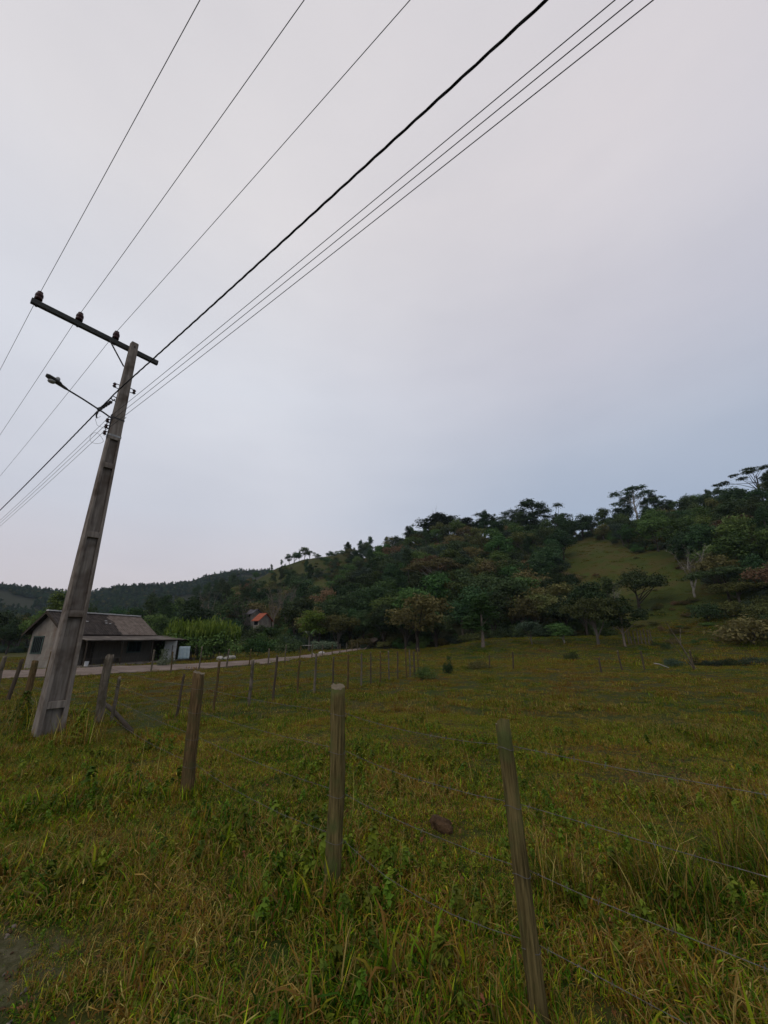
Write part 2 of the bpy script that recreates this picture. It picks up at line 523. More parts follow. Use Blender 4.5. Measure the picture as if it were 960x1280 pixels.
def wood_at(x, y):
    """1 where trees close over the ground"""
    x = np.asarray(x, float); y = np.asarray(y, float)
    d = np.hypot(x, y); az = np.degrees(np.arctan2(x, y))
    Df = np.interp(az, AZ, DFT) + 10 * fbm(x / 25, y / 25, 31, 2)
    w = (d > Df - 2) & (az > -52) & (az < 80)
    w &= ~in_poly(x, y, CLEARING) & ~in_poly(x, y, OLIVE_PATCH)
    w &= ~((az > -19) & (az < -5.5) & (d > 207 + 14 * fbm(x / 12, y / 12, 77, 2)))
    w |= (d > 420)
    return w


a_front = np.arange(-66, 66, .36); a_back = np.arange(66, 294, 4.0)
ang = np.radians(np.concatenate([a_front, a_back]))
rad = np.concatenate([[.35], np.geomspace(.6, 60, 190), np.geomspace(60, 320, 110)[1:], np.geomspace(320, 1700, 60)[1:]])
AA, RR = np.meshgrid(ang, rad)
GX, GY = RR * np.sin(AA), RR * np.cos(AA)
GZ = H(GX, GY)
na, nr = len(ang), len(rad)
idx = np.arange(na * nr).reshape(nr, na)
q = np.stack([idx[:-1], np.roll(idx, -1, 1)[:-1], np.roll(idx, -1, 1)[1:], idx[1:]], -1).reshape(-1, 4)
V = np.stack([GX, GY, GZ], -1).reshape(-1, 3)
V = np.concatenate([V, [[0, 0, hz(0, 0)]]])
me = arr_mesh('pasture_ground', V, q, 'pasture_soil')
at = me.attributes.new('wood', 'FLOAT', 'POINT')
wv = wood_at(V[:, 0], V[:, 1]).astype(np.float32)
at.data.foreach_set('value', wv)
at = me.attributes.new('dirt', 'FLOAT', 'POINT')
at.data.foreach_set('value', smooth(1.2, .75, road_q(V[:, 0], V[:, 1]) + .9 * fbm(V[:, 0] * 1.7, V[:, 1] * 1.7, 66, 3)).astype(np.float32))
at = me.attributes.new('rough', 'FLOAT', 'POINT')
at.data.foreach_set('value', (smooth(72, 92, np.hypot(V[:, 0], V[:, 1]) + 8 * fbm(V[:, 0] / 6, V[:, 1] / 6, 8, 2)) * (V[:, 1] > 0) * smooth(205, 190, np.hypot(V[:, 0], V[:, 1]))).astype(np.float32) * .85)
me.polygons.foreach_set('use_smooth', [True] * len(me.polygons))
go = bpy.data.objects.new('pasture_ground', me); COL.objects.link(go)
tag(go, 'rolling pasture rising into the wooded hill', 'ground', kind='structure')

# the farm lane: pale packed earth on a low dark bank
V = []; Fc = []; mi = []
nl = len(LN)
for i in range(nl):
    a, b = LN[i], LF[i]
    t = (b - a) / np.hypot(*(b - a))
    zc = max(hz(*a), hz(*b), hz(*((a + b) / 2))) + .10
    jit = .16 * fbm(i * .7, 3.3, 5, 2)
    for pt, z in ((a - t * .34, hz(*a) - .35), (a + t * (.05 + jit), zc - .04), (a + t * .5, zc), ((a + b) / 2, zc + .06), (b - t * .5, zc), (b, zc - .05), (b + t * .6, hz(*b) - .35)):
        V.append((pt[0], pt[1], float(z)))
for i in range(nl - 1):
    for k in range(6):
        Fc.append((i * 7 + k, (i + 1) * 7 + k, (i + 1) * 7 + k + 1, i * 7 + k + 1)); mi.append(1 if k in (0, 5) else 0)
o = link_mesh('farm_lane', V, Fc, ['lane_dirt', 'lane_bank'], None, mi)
tag(o, 'pale earth lane passing in front of the farmhouse', 'lane', kind='structure')

# the dirt road the photographer stands on
V = []; Fc = []
us = np.linspace(-40, 40, 400)
u_dir = np.array([-.793, .609]); q_dir = np.array([.609, .793])
for i, u in enumerate(us):
    for k, qq in enumerate((-5, -4, -2.5, -1, -.3, .1, .4)):
        qv = qq + (.5 * float(fbm(np.array([u * .8]), np.array([2.2]), 61, 3)[0]) if k == 6 else 0)
        p = u_dir * u + q_dir * qv
        V.append((p[0], p[1], hz(*p) + (.012 if k < 6 else -.01)))
for i in range(len(us) - 1):
    for k in range(6):
        Fc.append((i * 7 + k, i * 7 + k + 1, (i + 1) * 7 + k + 1, (i + 1) * 7 + k))
o = link_mesh('dirt_road', V, Fc, 'road_dirt', None, None, True)
tag(o, 'bare earth edge of the dirt road beside the grass verge', 'road', kind='structure')

# ------------------------------------------------------------------ trees
def leaf_quads(rg, P, N, size, asp=.55):
    """diamond leaf clumps at P with normals N"""
    n = len(P)
    t = rg.normal(size=(n, 3)); t -= N * (t * N).sum(1, keepdims=True)
    t /= np.linalg.norm(t, axis=1, keepdims=True) + 1e-9
    b = np.cross(N, t)
    s = size[:, None]
    bend = N * s * .18
    V = np.stack([P - t * s * .5 - bend, P + b * s * .5 * asp, P + t * s * .5 - bend, P - b * s * .5 * asp], 1).reshape(-1, 3)
    return V, np.arange(4 * n).reshape(-1, 4)


def crown_mesh(name, seed, lobes, n, size, mat, fill=.45, up=.35, low=-.55):
    rg = np.random.default_rng(seed)
    C = np.array([l[0] for l in lobes]); RD = np.array([l[1] for l in lobes])
    w = RD.prod(1) ** (2 / 3); w /= w.sum()
    k = rg.choice(len(lobes), n, p=w)
    D = rg.normal(size=(n, 3)); D /= np.linalg.norm(D, axis=1, keepdims=True)
    D[:, 2] = np.where(D[:, 2] < low, -D[:, 2] * .6, D[:, 2])
    # knobbly sub clumps on every lobe
    lump = 1 + .28 * np.sin(D[:, 0] * 7 + k * 1.7) * np.sin(D[:, 1] * 6 + k) + .18 * np.sin(D[:, 2] * 9 + k * 2.3)
    r = (1 - fill * rg.random(n) ** 1.6) * lump
    P = C[k] + D * RD[k] * r[:, None]
    N = D + rg.normal(size=(n, 3)) * .55 + np.array([0, 0, up]); N /= np.linalg.norm(N, axis=1, keepdims=True)
    s = size * (.55 + .9 * rg.random(n))
    V, Q = leaf_quads(rg, P, N, s)
    return arr_mesh(name, V, Q, mat)


def trunk_mesh(name, seed, h, r, lobes, mat, fork=.35, lean=.25, limbs=9, twigs=0):
    rd = random.Random(seed); random.seed(seed)
    mb = MB()
    pts = []; x = y = 0
    for i in range(7):
        z = -.6 + (h + .6) * i / 6
        pts.append((x, y, z)); x += rd.uniform(-lean, lean) * .4; y += rd.uniform(-lean, lean) * .4
    mb.tube(pts, [r * (1.35 if i == 0 else 1 - .62 * i / 6) for i in range(7)], 7)
    ls = sorted(lobes, key=lambda l: -np.linalg.norm(l[1]))[:limbs]
    for c, rdv in ls:
        i = rd.uniform(fork, 1.0) * 6
        j = int(i); f = i - j
        a = Vector(pts[j]).lerp(Vector(pts[min(j + 1, 6)]), f); b = Vector(c)
        if b.z < a.z:
            a = Vector(pts[3])
        mid = a.lerp(b, .5) + Vector((rd.uniform(-.3, .3), rd.uniform(-.3, .3), rd.uniform(-.1, .4)))
        r0 = r * (1 - .62 * i / 6) * .55
        mb.tube([a, a.lerp(mid, .5), mid, mid.lerp(b, .55), b], [r0, r0 * .85, r0 * .65, r0 * .45, r0 * .2], 5)
        for _ in range(twigs):
            p = a.lerp(b, rd.uniform(.35, .95)); L = rd.uniform(.8, 1.9)
            e = p + Vector((rd.uniform(-1, 1), rd.uniform(-1, 1), rd.uniform(.1, 1.1))) * L
            m_ = p.lerp(e, .5) + Vector((rd.uniform(-.2, .2), rd.uniform(-.2, .2), .1))
            mb.tube([p, m_, e], [r0 * .4, r0 * .28, r0 * .1], 4)
            for _ in range(3):
                p2 = p.lerp(e, rd.uniform(.3, 1)); e2 = p2 + Vector((rd.uniform(-1, 1), rd.uniform(-1, 1), rd.uniform(-.1, 1))) * L * .5
                mb.tube([p2, e2], [r0 * .2, r0 * .07], 3)
    me = bpy.data.meshes.new(name); me.from_pydata(mb.v, [], mb.f); me.materials.append(MATS[mat])
    me.update()
    return me


def lobes_for(kind, seed):
    rg = np.random.default_rng(seed + 500); L = []
    if kind == 'round':
        for i in range(17):
            d = rg.normal(size=3); d /= np.linalg.norm(d); rr = rg.random() ** .4
            R_ = rg.uniform(.85, 1.6)
            L.append((np.array([d[0] * 2.6 * rr, d[1] * 2.6 * rr, 5.6 + d[2] * 2.3 * rr]), np.array([R_, R_, R_ * .9])))
        return L, 9.0, 3.6, .20
    if kind == 'tall':
        for i in range(18):
            z = 5 + 9.4 * (i + .5) / 18; w = 2.3 * math.sin(math.pi * min(1, (i + 4) / 23)) ** .7
            a = rg.uniform(0, 6.28); rr = rg.uniform(.2, .9) * w
            R_ = rg.uniform(1.0, 1.6) * (1 - .25 * (i > 14))
            L.append((np.array([math.cos(a) * rr, math.sin(a) * rr, z]), np.array([R_, R_, R_ * 1.05])))
        return L, 15.2, 12.5, .24
    if kind == 'airy':
        for i in range(15):
            z = 7.5 + 6.5 * rg.random(); a = rg.uniform(0, 6.28)
            rr = rg.uniform(.4, 1) * 3.1 * math.sin(math.pi * min(.93, max(.25, (z - 6) / 9)))
            R_ = rg.uniform(.75, 1.2)
            L.append((np.array([math.cos(a) * rr, math.sin(a) * rr, z]), np.array([R_, R_, R_ * .85])))
        return L, 15, 11.5, .2
    if kind == 'umbrella':
        for i in range(19):
            a = rg.uniform(0, 6.28); rr = 4.6 * math.sqrt(rg.random())
            R_ = rg.uniform(.95, 1.5)
            L.append((np.array([math.cos(a) * rr, math.sin(a) * rr, 8.0 - .09 * rr * rr + rg.uniform(-.35, .35)]), np.array([R_, R_, R_ * .42])))
        return L, 8.8, 5.2, .22
    if kind == 'spread':
        for i in range(22):
            d = rg.normal(size=3); d /= np.linalg.norm(d); rr = rg.random() ** .4
            R_ = rg.uniform(.8, 1.5)
            L.append((np.array([d[0] * 3.9 * rr, d[1] * 3.9 * rr, 5.0 + d[2] * 1.9 * rr]), np.array([R_, R_, R_ * .78])))
        return L, 8.0, 3.4, .26
    if kind == 'tiers':       # tall emergent with separate flat plates of leaves
        for (ax, rr, z) in ((0, 0, 13.6), (1.1, 1.5, 13.1), (3.5, 1.7, 12.9), (5.0, 1.6, 13.3), (.3, 3.2, 12.3), (2.4, 3.1, 12.0), (3.9, 3.5, 12.1), (5.6, 3.0, 11.8), (.1, 5.0, 10.9), (3.2, 4.6, 11.0), (1.5, 4.2, 10.7), (.15, 6.4, 10.5), (4.4, 3.6, 10.2), (6.1, 5.6, 10.9)):
            R_ = rg.uniform(.8, 1.25)
            L.append((np.array([math.cos(ax) * rr, math.sin(ax) * rr, z]), np.array([R_ * 1.15, R_ * 1.15, R_ * .42])))
        return L, 14.2, 11.0, .24
    if kind == 'bush':
        for i in range(12):
            a = rg.uniform(0, 6.28); rr = 1.25 * math.sqrt(rg.random()); R_ = rg.uniform(.45, .8)
            L.append((np.array([math.cos(a) * rr, math.sin(a) * rr, .35 + 1.5 * rg.random() * (1 - rr / 2)]), np.array([R_, R_, R_ * .85])))
        return L, 2.5, 1.2, .05
    if kind == 'bare':
        for i in range(9):
            a = rg.uniform(0, 6.28); rr = rg.uniform(1.4, 3.6)
            L.append((np.array([math.cos(a) * rr, math.sin(a) * rr, 6.2 + rg.uniform(-.9, 2.2)]), np.array([1., 1., 1.])))
        return L, 8.2, 3.4, .2


LIB = {}
N_LEAF = dict(round=3000, tall=4600, airy=2300, umbrella=2600, spread=3200, tiers=2400, bush=1600)
SZ = dict(round=.36, tall=.36, airy=.32, umbrella=.34, spread=.34, tiers=.36, bush=.17)
for kind, n in (('round', 5), ('tall', 4), ('airy', 3), ('umbrella', 2), ('spread', 3), ('tiers', 2), ('bush', 4), ('bare', 4)):
    for v in range(n):
        L, Ht, fork_h, r = lobes_for(kind, v * 31 + len(kind))
        crown = None if kind == 'bare' else crown_mesh('crown', v * 7 + 1, L, N_LEAF[kind], SZ[kind], None, fill=.5 if kind in ('airy', 'tiers') else .42)
        trunk = trunk_mesh('trunk', v * 13 + 3, fork_h if kind != 'bush' else .9, r, L, None or 'bark_dark', limbs={'bush': 4, 'bare': 9, 'airy': 12, 'tiers': 14}.get(kind, 8), twigs=5 if kind == 'bare' else 0)
        LIB[kind, v] = [crown, trunk, Ht, {}]


def lib_mesh(kind, v, leafm, barkm):
    crown, trunk, Ht, cache = LIB[kind, v]
    key = (leafm, barkm)
    if key not in cache:
        c2 = None
        if crown:
            c2 = crown.copy(); c2.materials.clear(); c2.materials.append(MATS[leafm])
        t2 = trunk.copy(); t2.materials.clear(); t2.materials.append(MATS[barkm])
        cache[key] = (c2, t2)
    return cache[key] + (Ht,)


def nvar(kind):
    return sum(1 for k in LIB if k[0] == kind)


def tree(name, kind, v, x, y, height, label, cat='tree', group=None, leafm='leaf_dark', barkm='bark_dark', wide=1.0, rz=None, lean=0., sink=.1):
    c, t, Ht = lib_mesh(kind, v % nvar(kind), leafm, barkm)
    s = height / Ht
    e = empty(name, (x, y, hz(x, y) - sink), random.uniform(0, 6.28) if rz is None else rz)
    e.scale = (s * wide, s * wide, s)
    if lean:
        e.rotation_euler = (0, lean, e.rotation_euler.z)
    tag(e, label, cat, group)
    for nm, m in (('crown', c), ('trunk', t)):
        if m is None:
            continue
        o = bpy.data.objects.new(nm, m); COL.objects.link(o); o.parent = e
    return e


PLACED = []                        # (x, y, radius) of the trees set one by one


def seen_tree(px, base, top, name, kind, v, label, cat='tree', leafm='leaf_dark', barkm='bark_dark', wide=None, wpx=None, group=None, dist=None, rz=None, lean=0.):
    """a tree standing where the photo shows it; its size from its height there"""
    if dist is None:
        x, y, z = hit(px, base)
    else:
        r = ray(px, base); k = dist / math.hypot(r[0], r[1]); x, y = r[0] * k, r[1] * k
    h0 = (base - top) / F_PX * y * .9045
    rt = ray(px, top)
    h = rt[2] * math.hypot(x, y) / math.hypot(rt[0], rt[1]) + EYE - hz(x, y)
    h = min(max(h, h0 * .55), h0 * 1.8)
    Ht = LIB[kind, 0][2]
    w0 = {'round': 6.6, 'tall': 5.0, 'airy': 6.4, 'umbrella': 10.5, 'spread': 9.0, 'tiers': 10.5, 'bush': 3.4, 'bare': 7.5}[kind]
    if wpx:
        wide = wpx / F_PX * .951 * y / (w0 * h / Ht)
    PLACED.append((x, y, w0 * h / Ht * (wide or 1) * .42))
    return tree(name, kind, v, x, y, h, label, cat, group, leafm, barkm, wide or 1.0, rz, lean)


# trees and shrubs one can point to -----------------------------------------------------------
seen_tree(523, 815, 736, 'spreading_tree', 'spread', 0, 'broad tree with brownish olive crown at the foot of the wood, behind the pasture', leafm='leaf_khaki', wpx=104, barkm='bark_dark')
seen_tree(480, 809, 752, 'broadleaf_tree', 'round', 1, 'dark green tree with short dark trunk just before the brownish olive tree', leafm='leaf_dark', wpx=52)
seen_tree(418, 806, 738, 'broadleaf_tree', 'round', 2, 'tall dark rounded tree standing above the end of the lane', leafm='leaf_dark', wpx=62)
seen_tree(547, 745, 697, 'umbrella_tree', 'umbrella', 0, 'flat topped umbrella tree with pale brown crown on the wooded slope', leafm='leaf_brown', barkm='bark_pale', wpx=84)
seen_tree(627, 778, 722, 'pale_trunk_tree', 'umbrella', 1, 'tree with forked whitish trunk and thin dull crown in mid slope', leafm='leaf_olive', barkm='bark_pale', wpx=46)
seen_tree(604, 809, 742, 'broadleaf_tree', 'tall', 0, 'fresh green upright tree with thin pale trunk at the wood edge', leafm='leaf_mid', barkm='bark_twig', wpx=46)
seen_tree(705, 804, 776, 'small_tree', 'round', 3, 'small round green tree on thin trunk at the pasture edge', leafm='leaf_mid', barkm='bark_pale', wpx=42)
seen_tree(665, 806, 772, 'small_tree', 'round', 0, 'small bluish green tree on thin trunk before the dark wood', leafm='leaf_blue', barkm='bark_grey', wpx=36)
seen_tree(800, 762, 705, 'layered_tree', 'spread', 1, 'dark layered tree standing alone in front of the hillside clearing', leafm='leaf_dark', wpx=74)
seen_tree(748, 806, 735, 'broadleaf_tree', 'spread', 2, 'dull olive spreading tree at the clearing foot, left of the dark leafy one', leafm='leaf_olive', wpx=72, barkm='bark_grey')
seen_tree(783, 808, 742, 'broadleaf_tree', 'round', 4, 'dark leafy tree over slim pale trunks at the foot of the clearing', leafm='leaf_dark', wpx=56, barkm='bark_twig')
seen_tree(772, 775, 722, 'bare_tree', 'bare', 1, 'leafless pale tree among green crowns at the left of the clearing', barkm='bark_pale', wpx=36)
seen_tree(869, 746, 684, 'bare_tree', 'bare', 0, 'whitish dead tree with spreading bare limbs at the clearing', barkm='bark_pale', wpx=60, rz=.6)
seen_tree(912, 752, 706, 'layered_tree', 'umbrella', 0, 'dark flat crowned tree behind the whitish dead tree', leafm='leaf_dark', wpx=88)
seen_tree(948, 806, 744, 'spreading_bush', 'bush', 2, 'wide grey green bushy tree at the lower edge of the clearing, by the picture edge', leafm='leaf_olive', wpx=96, barkm='bark_grey')
seen_tree(925, 752, 722, 'spreading_tree', 'spread', 2, 'low olive tree with a broad crown under the dark flat crowned tree', leafm='leaf_olive', wpx=66, barkm='bark_grey')
seen_tree(705, 700, 660, 'broadleaf_tree', 'round', 1, 'dark tree standing at the upper left tip of the clearing', leafm='leaf_dark', wpx=44)
seen_tree(800, 660, 607, 'emergent_tree', 'tiers', 0, 'tall tree with separate flat plates of leaves above the ridge skyline', barkm='bark_pale', wpx=74, dist=178, rz=.3)
seen_tree(953, 625, 580, 'emergent_tree', 'tiers', 1, 'flat crowned tree rising from the ridge at the edge of the picture', wpx=70, dist=182, rz=2.2)
seen_tree(902, 640, 612, 'umbrella_tree', 'umbrella', 1, 'dark wide crown on the ridge left of the picture edge tree', wpx=42, dist=184)
seen_tree(838, 656, 622, 'umbrella_tree', 'umbrella', 0, 'small dark flat crown on the ridge just past the tall plated tree', wpx=26, dist=184)
seen_tree(638, 694, 633, 'airy_tree', 'airy', 0, 'thin see-through tree on the skyline with loose tufts of leaves', wpx=34, dist=170, leafm='leaf_blue')
seen_tree(672, 694, 621, 'tall_tree', 'tall', 1, 'tallest dense dark tree of the skyline clump above the clearing', wpx=36, dist=168)
seen_tree(656, 694, 634, 'tall_tree', 'tall', 2, 'dark upright tree touching the tallest tree of the skyline clump on its left', wpx=28, dist=170)
seen_tree(702, 692, 627, 'airy_tree', 'airy', 1, 'round airy tree with sky showing through, last of the skyline clump', wpx=42, dist=168)
seen_tree(608, 700, 640, 'tall_tree', 'tall', 3, 'dark peaked tree on the skyline left of the thin see-through tree', wpx=36, dist=176)
seen_tree(586, 704, 646, 'broadleaf_tree', 'tall', 0, 'dark skyline tree between two taller peaked crowns', wpx=34, dist=178)
seen_tree(552, 708, 641, 'tall_tree', 'tall', 2, 'broad peaked dark tree at the left shoulder of the skyline', wpx=48, dist=180)
seen_tree(546, 690, 632, 'bare_tree', 'bare', 2, 'thin bare twig tree poking above the skyline shoulder', wpx=10, dist=182)
seen_tree(521, 712, 662, 'broadleaf_tree', 'round', 2, 'rounded dark crown stepping down the skyline from the shoulder', wpx=34, dist=190)
seen_tree(459, 722, 677, 'broadleaf_tree', 'round', 4, 'lone round dark crown where the ridge begins to drop', wpx=26, dist=225)
seen_tree(388, 812, 760, 'broadleaf_tree', 'round', 3, 'bright yellow green round tree beside the lane end', leafm='leaf_bright', wpx=44, dist=74)
seen_tree(321, 818, 783, 'shrub', 'bush', 0, 'large shrub with light green top at the far side of the lane', 'shrub', leafm='leaf_mid', wpx=46, dist=52)
seen_tree(357, 816, 785, 'shrub', 'bush', 1, 'dark green shrub at the lane side right of the light topped shrub', 'shrub', leafm='leaf_dark', wpx=44, dist=58)
seen_tree(404, 813, 790, 'shrub', 'bush', 2, 'greyish pale leaved shrub at the end of the lane', 'shrub', leafm='leaf_pale', wpx=36, dist=70)
seen_tree(716, 826, 806, 'shrub', 'bush', 3, 'small round dark shrub alone on the green mound', 'shrub', leafm='leaf_mid', wpx=22, group=None)
seen_tree(531, 849, 821, 'shrub', 'bush', 0, 'dense green shrub at the end of the row of pasture posts', 'shrub', leafm='leaf_mid', wpx=30)
seen_tree(561, 842, 812, 'shrub', 'bush', 1, 'narrow upright dark shrub in the dip of the pasture', 'shrub', leafm='leaf_dark', wpx=14)
seen_tree(600, 836, 816, 'shrub', 'bush', 3, 'low pale shrub in the dip right of the narrow upright one', 'shrub', leafm='leaf_olive', wpx=34)
seen_tree(833, 812, 795, 'shrub', 'bush', 2, 'small black green shrub in front of the clearing', 'shrub', leafm='leaf_dark', wpx=12)
for i, (px, b, tp, w) in enumerate(((842, 833, 814, 26), (872, 832, 816, 24), (893, 833, 815, 26), (915, 832, 814, 28), (940, 832, 812, 30), (966, 832, 810, 34))):
    seen_tree(px, b, tp, 'ditch_shrub', 'bush', i, 'dark low shrub of the row along the ditch below the clearing', 'shrub', leafm='leaf_dark' if i % 2 else 'leaf_blue', wpx=w, group='shrubs along the ditch below the clearing')
seen_tree(205, 832, 803, 'shrub', 'bush', 1, 'thin pale leaved shrub before the end of the farmhouse porch', 'shrub', leafm='leaf_pale', wpx=20, dist=33.5)
# behind and left of the farmhouse
seen_tree(62, 812, 738, 'broadleaf_tree', 'tall', 0, 'tall dense green tree right behind the farmhouse gable', leafm='leaf_mid', wpx=44, dist=62)
seen_tree(84, 812, 745, 'broadleaf_tree', 'round', 1, 'round green tree behind the farmhouse roof at the leaning pole', leafm='leaf_dark', wpx=50, dist=66)
seen_tree(38, 812, 755, 'broadleaf_tree', 'round', 2, 'green tree with drooping crown left of the farmhouse gable', leafm='leaf_mid', wpx=36, dist=70)
seen_tree(8, 812, 770, 'broadleaf_tree', 'round', 4, 'dark tree across the field at the left picture edge', leafm='leaf_dark', wpx=40, dist=105)
seen_tree(-22, 812, 756, 'broadleaf_tree', 'round', 0, 'dark green tree past the field, cut by the left picture edge', leafm='leaf_dark', wpx=54, dist=110)
for i, (px, b, tp, w, d) in enumerate(((258, 790, 738, 34, 98), (341, 788, 728, 46, 100), (357, 786, 726, 44, 104), (300, 790, 742, 40, 100))):
    seen_tree(px, b, tp, 'bare_tree', 'bare', i, ('thin leafless grey tree above the tall cane thicket', 'leafless grey tree right above the red tiled roof', 'leafless grey tree between the red roof and the bright green tree', 'low leafless tree left of the red tiled roof')[i], barkm='bark_twig', wpx=w, dist=d)
for i, (px, b, tp, w, d) in enumerate(((308, 790, 748, 60, 108), (280, 790, 756, 46, 106))):
    seen_tree(px, b, tp, 'spreading_tree', 'spread', i, ('dry brownish tree left of the red tiled roof', 'dry brownish tree above the cane thicket')[i], leafm='leaf_brown', barkm='bark_grey', wpx=w, dist=d)

seen_tree(322, 812, 779, 'broadleaf_tree', 'round', 1, 'dark rounded tree hiding the walls below the red tiled roof', leafm='leaf_dark', wpx=42, dist=80)
seen_tree(342, 812, 781, 'broadleaf_tree', 'round', 3, 'dark low tree right below the edge of the red tiled roof', leafm='leaf_mid', wpx=34, dist=78)
for i in range(16):
    px, b = random.uniform(884, 990), random.uniform(752, 806)
    seen_tree(px, b, b - random.uniform(20, 38), 'slope_bush', 'bush', i, 'grey green bush of the thicket on the lower right slope', 'bush', leafm=('leaf_olive', 'leaf_blue', 'leaf_dark')[i % 3], wpx=random.uniform(26, 46), group='bushes of the thicket on the lower right slope')
for i in range(26):
    px, b = random.uniform(800, 885), random.uniform(752, 808)
    seen_tree(px, b, b - random.uniform(5, 12), 'scrub_bush', 'bush', i, 'small scrubby bush in the rough lower part of the clearing', 'bush', leafm=('leaf_olive', 'leaf_mid', 'leaf_brown')[i % 3], wpx=random.uniform(8, 20), group='small bushes in the lower clearing')
for i in range(14):
    px, b = random.uniform(722, 850), random.uniform(690, 745)
    seen_tree(px, b, b - random.uniform(3, 6), 'scrub_bush', 'bush', i, 'tiny low bush dotted on the upper grass of the clearing', 'bush', leafm=('leaf_olive', 'leaf_brown')[i % 2], wpx=random.uniform(5, 11), group='tiny bushes in the upper clearing')

for i, (px, h_, d_) in enumerate(((362, 6.5, 262), (368, 8, 258), (374, 7, 264), (381, 8.5, 260), (387, 6, 262), (352, 5, 262), (412, 6, 262), (428, 7, 258), (340, 5, 258), (322, 6, 256), (396, 4, 240), (357, 4.5, 236))):
    r_ = ray(px, 700); k_ = d_ / math.hypot(r_[0], r_[1])
    tree('ridge_tree', ('round', 'spread', 'tall')[i % 3], i, r_[0] * k_, r_[1] * k_, h_, 'small dark tree standing on the grassy crest left of the wooded hill', 'tree', 'small trees on the grassy crest', ('leaf_dark', 'leaf_mid')[i % 2], 'bark_dark', 1.3)
for i in range(34):
    r_ = ray(random.uniform(305, 440), 705); d_ = random.uniform(208, 258); k_ = d_ / math.hypot(r_[0], r_[1])
    tree('crest_bush', 'bush', i, r_[0] * k_, r_[1] * k_, random.uniform(1.2, 2.8), 'low scrubby bush dotted on the grassy crest left of the wooded hill', 'bush', 'bushes on the grassy crest', ('leaf_olive', 'leaf_dark', 'leaf_mid')[i % 3], 'bark_dark', 1.4)
for d_ in (64, 70, 76, 82, 88, 94):            # a glade below the two small houses
    r_ = ray(327, 780); k_ = d_ / math.hypot(r_[0], r_[1]); PLACED.append((r_[0] * k_, r_[1] * k_, 9.5))

# the wood: single trees, spread at random with room between them -----------------------------
cand = []
rw = np.random.default_rng(99)
aa = np.radians(rw.uniform(-46, 50, 26000)); dd = np.sqrt(rw.uniform(58 ** 2, 285 ** 2, 26000))
cx, cy = dd * np.sin(aa), dd * np.cos(aa)
ok = wood_at(cx, cy)
az_c = np.degrees(aa)
Drc = np.interp(az_c, AZ, DRT)
ok &= dd < Drc + 14
cx, cy, dd, az_c = cx[ok], cy[ok], dd[ok], az_c[ok]
cells = {}
picked = []
for x, y, d, a in zip(cx, cy, dd, az_c):
    sp = 4.2 + 2.6 * min(1, max(0, (d - 70) / 120))
    key = (int(x // 9), int(y // 9)); bad = False
    for i in (-1, 0, 1):
        for j in (-1, 0, 1):
            for (x2, y2) in cells.get((key[0] + i, key[1] + j), ()):
                if (x - x2) ** 2 + (y - y2) ** 2 < sp * sp:
                    bad = True
    if bad or any((x - p[0]) ** 2 + (y - p[1]) ** 2 < (p[2] * .8) ** 2 for p in PLACED):
        continue
    cells.setdefault(key, []).append((x, y)); picked.append((x, y, d, a))
print('wood candidates', len(picked))
picked.sort(key=lambda p: p[2])
SPEC = [('broadleaf_tree', 'round', 'leaf_dark', 'bark_dark', 'dark green rounded tree'), ('broadleaf_tree', 'round', 'leaf_mid', 'bark_dark', 'fresher green rounded tree'),
        ('broadleaf_tree', 'spread', 'leaf_olive', 'bark_grey', 'dull olive spreading tree'), ('tall_tree', 'tall', 'leaf_dark', 'bark_grey', 'dark upright tree'),
        ('broadleaf_tree', 'round', 'leaf_blue', 'bark_grey', 'grey green rounded tree'), ('broadleaf_tree', 'spread', 'leaf_dark', 'bark_dark', 'dark spreading tree'),
        ('spreading_tree', 'spread', 'leaf_brown', 'bark_grey', 'brownish spreading tree')]
PROB = np.array([.29, .25, .18, .10, .05, .08, .05]); PROB /= PROB.sum()
MAXN = 760
count = {}
far_pts = []
for n, (x, y, d, a) in enumerate(picked):
    k = int(rw.choice(len(SPEC), p=PROB))
    name, kind, lm, bm, what = SPEC[k]
    where = ('behind the farmhouse and cane' if a < -21 else 'above the lane end' if a < -7 else 'left of the clearing' if a < 23 else 'above and beside the clearing')
    row = 'at the wood foot' if d < np.interp(a, AZ, DFT) + 16 else 'on the ridge' if d > np.interp(a, AZ, DRT) - 16 else 'mid slope'
    h = {'round': 9.2, 'spread': 8.4, 'tall': 11.5}[kind] * rw.uniform(.72, 1.25) * (1.0 if d > 95 else .98) * (.8 if -21 < a < -5 and d > 145 else 1.0)
    if count.get(name, 0) >= 285 or n >= MAXN:
        far_pts.append((x, y, h)); continue
    count[name] = count.get(name, 0) + 1
    tree(name, kind, int(rw.integers(0, 9)), x, y, h, f'{what} {row}, {where}', 'tree', f'{what}s {row} {where}', lm, bm, rw.uniform(.9, 1.3), rz=rw.uniform(0, 6.28), sink=.3)
print('wood', count, 'rest', len(far_pts))

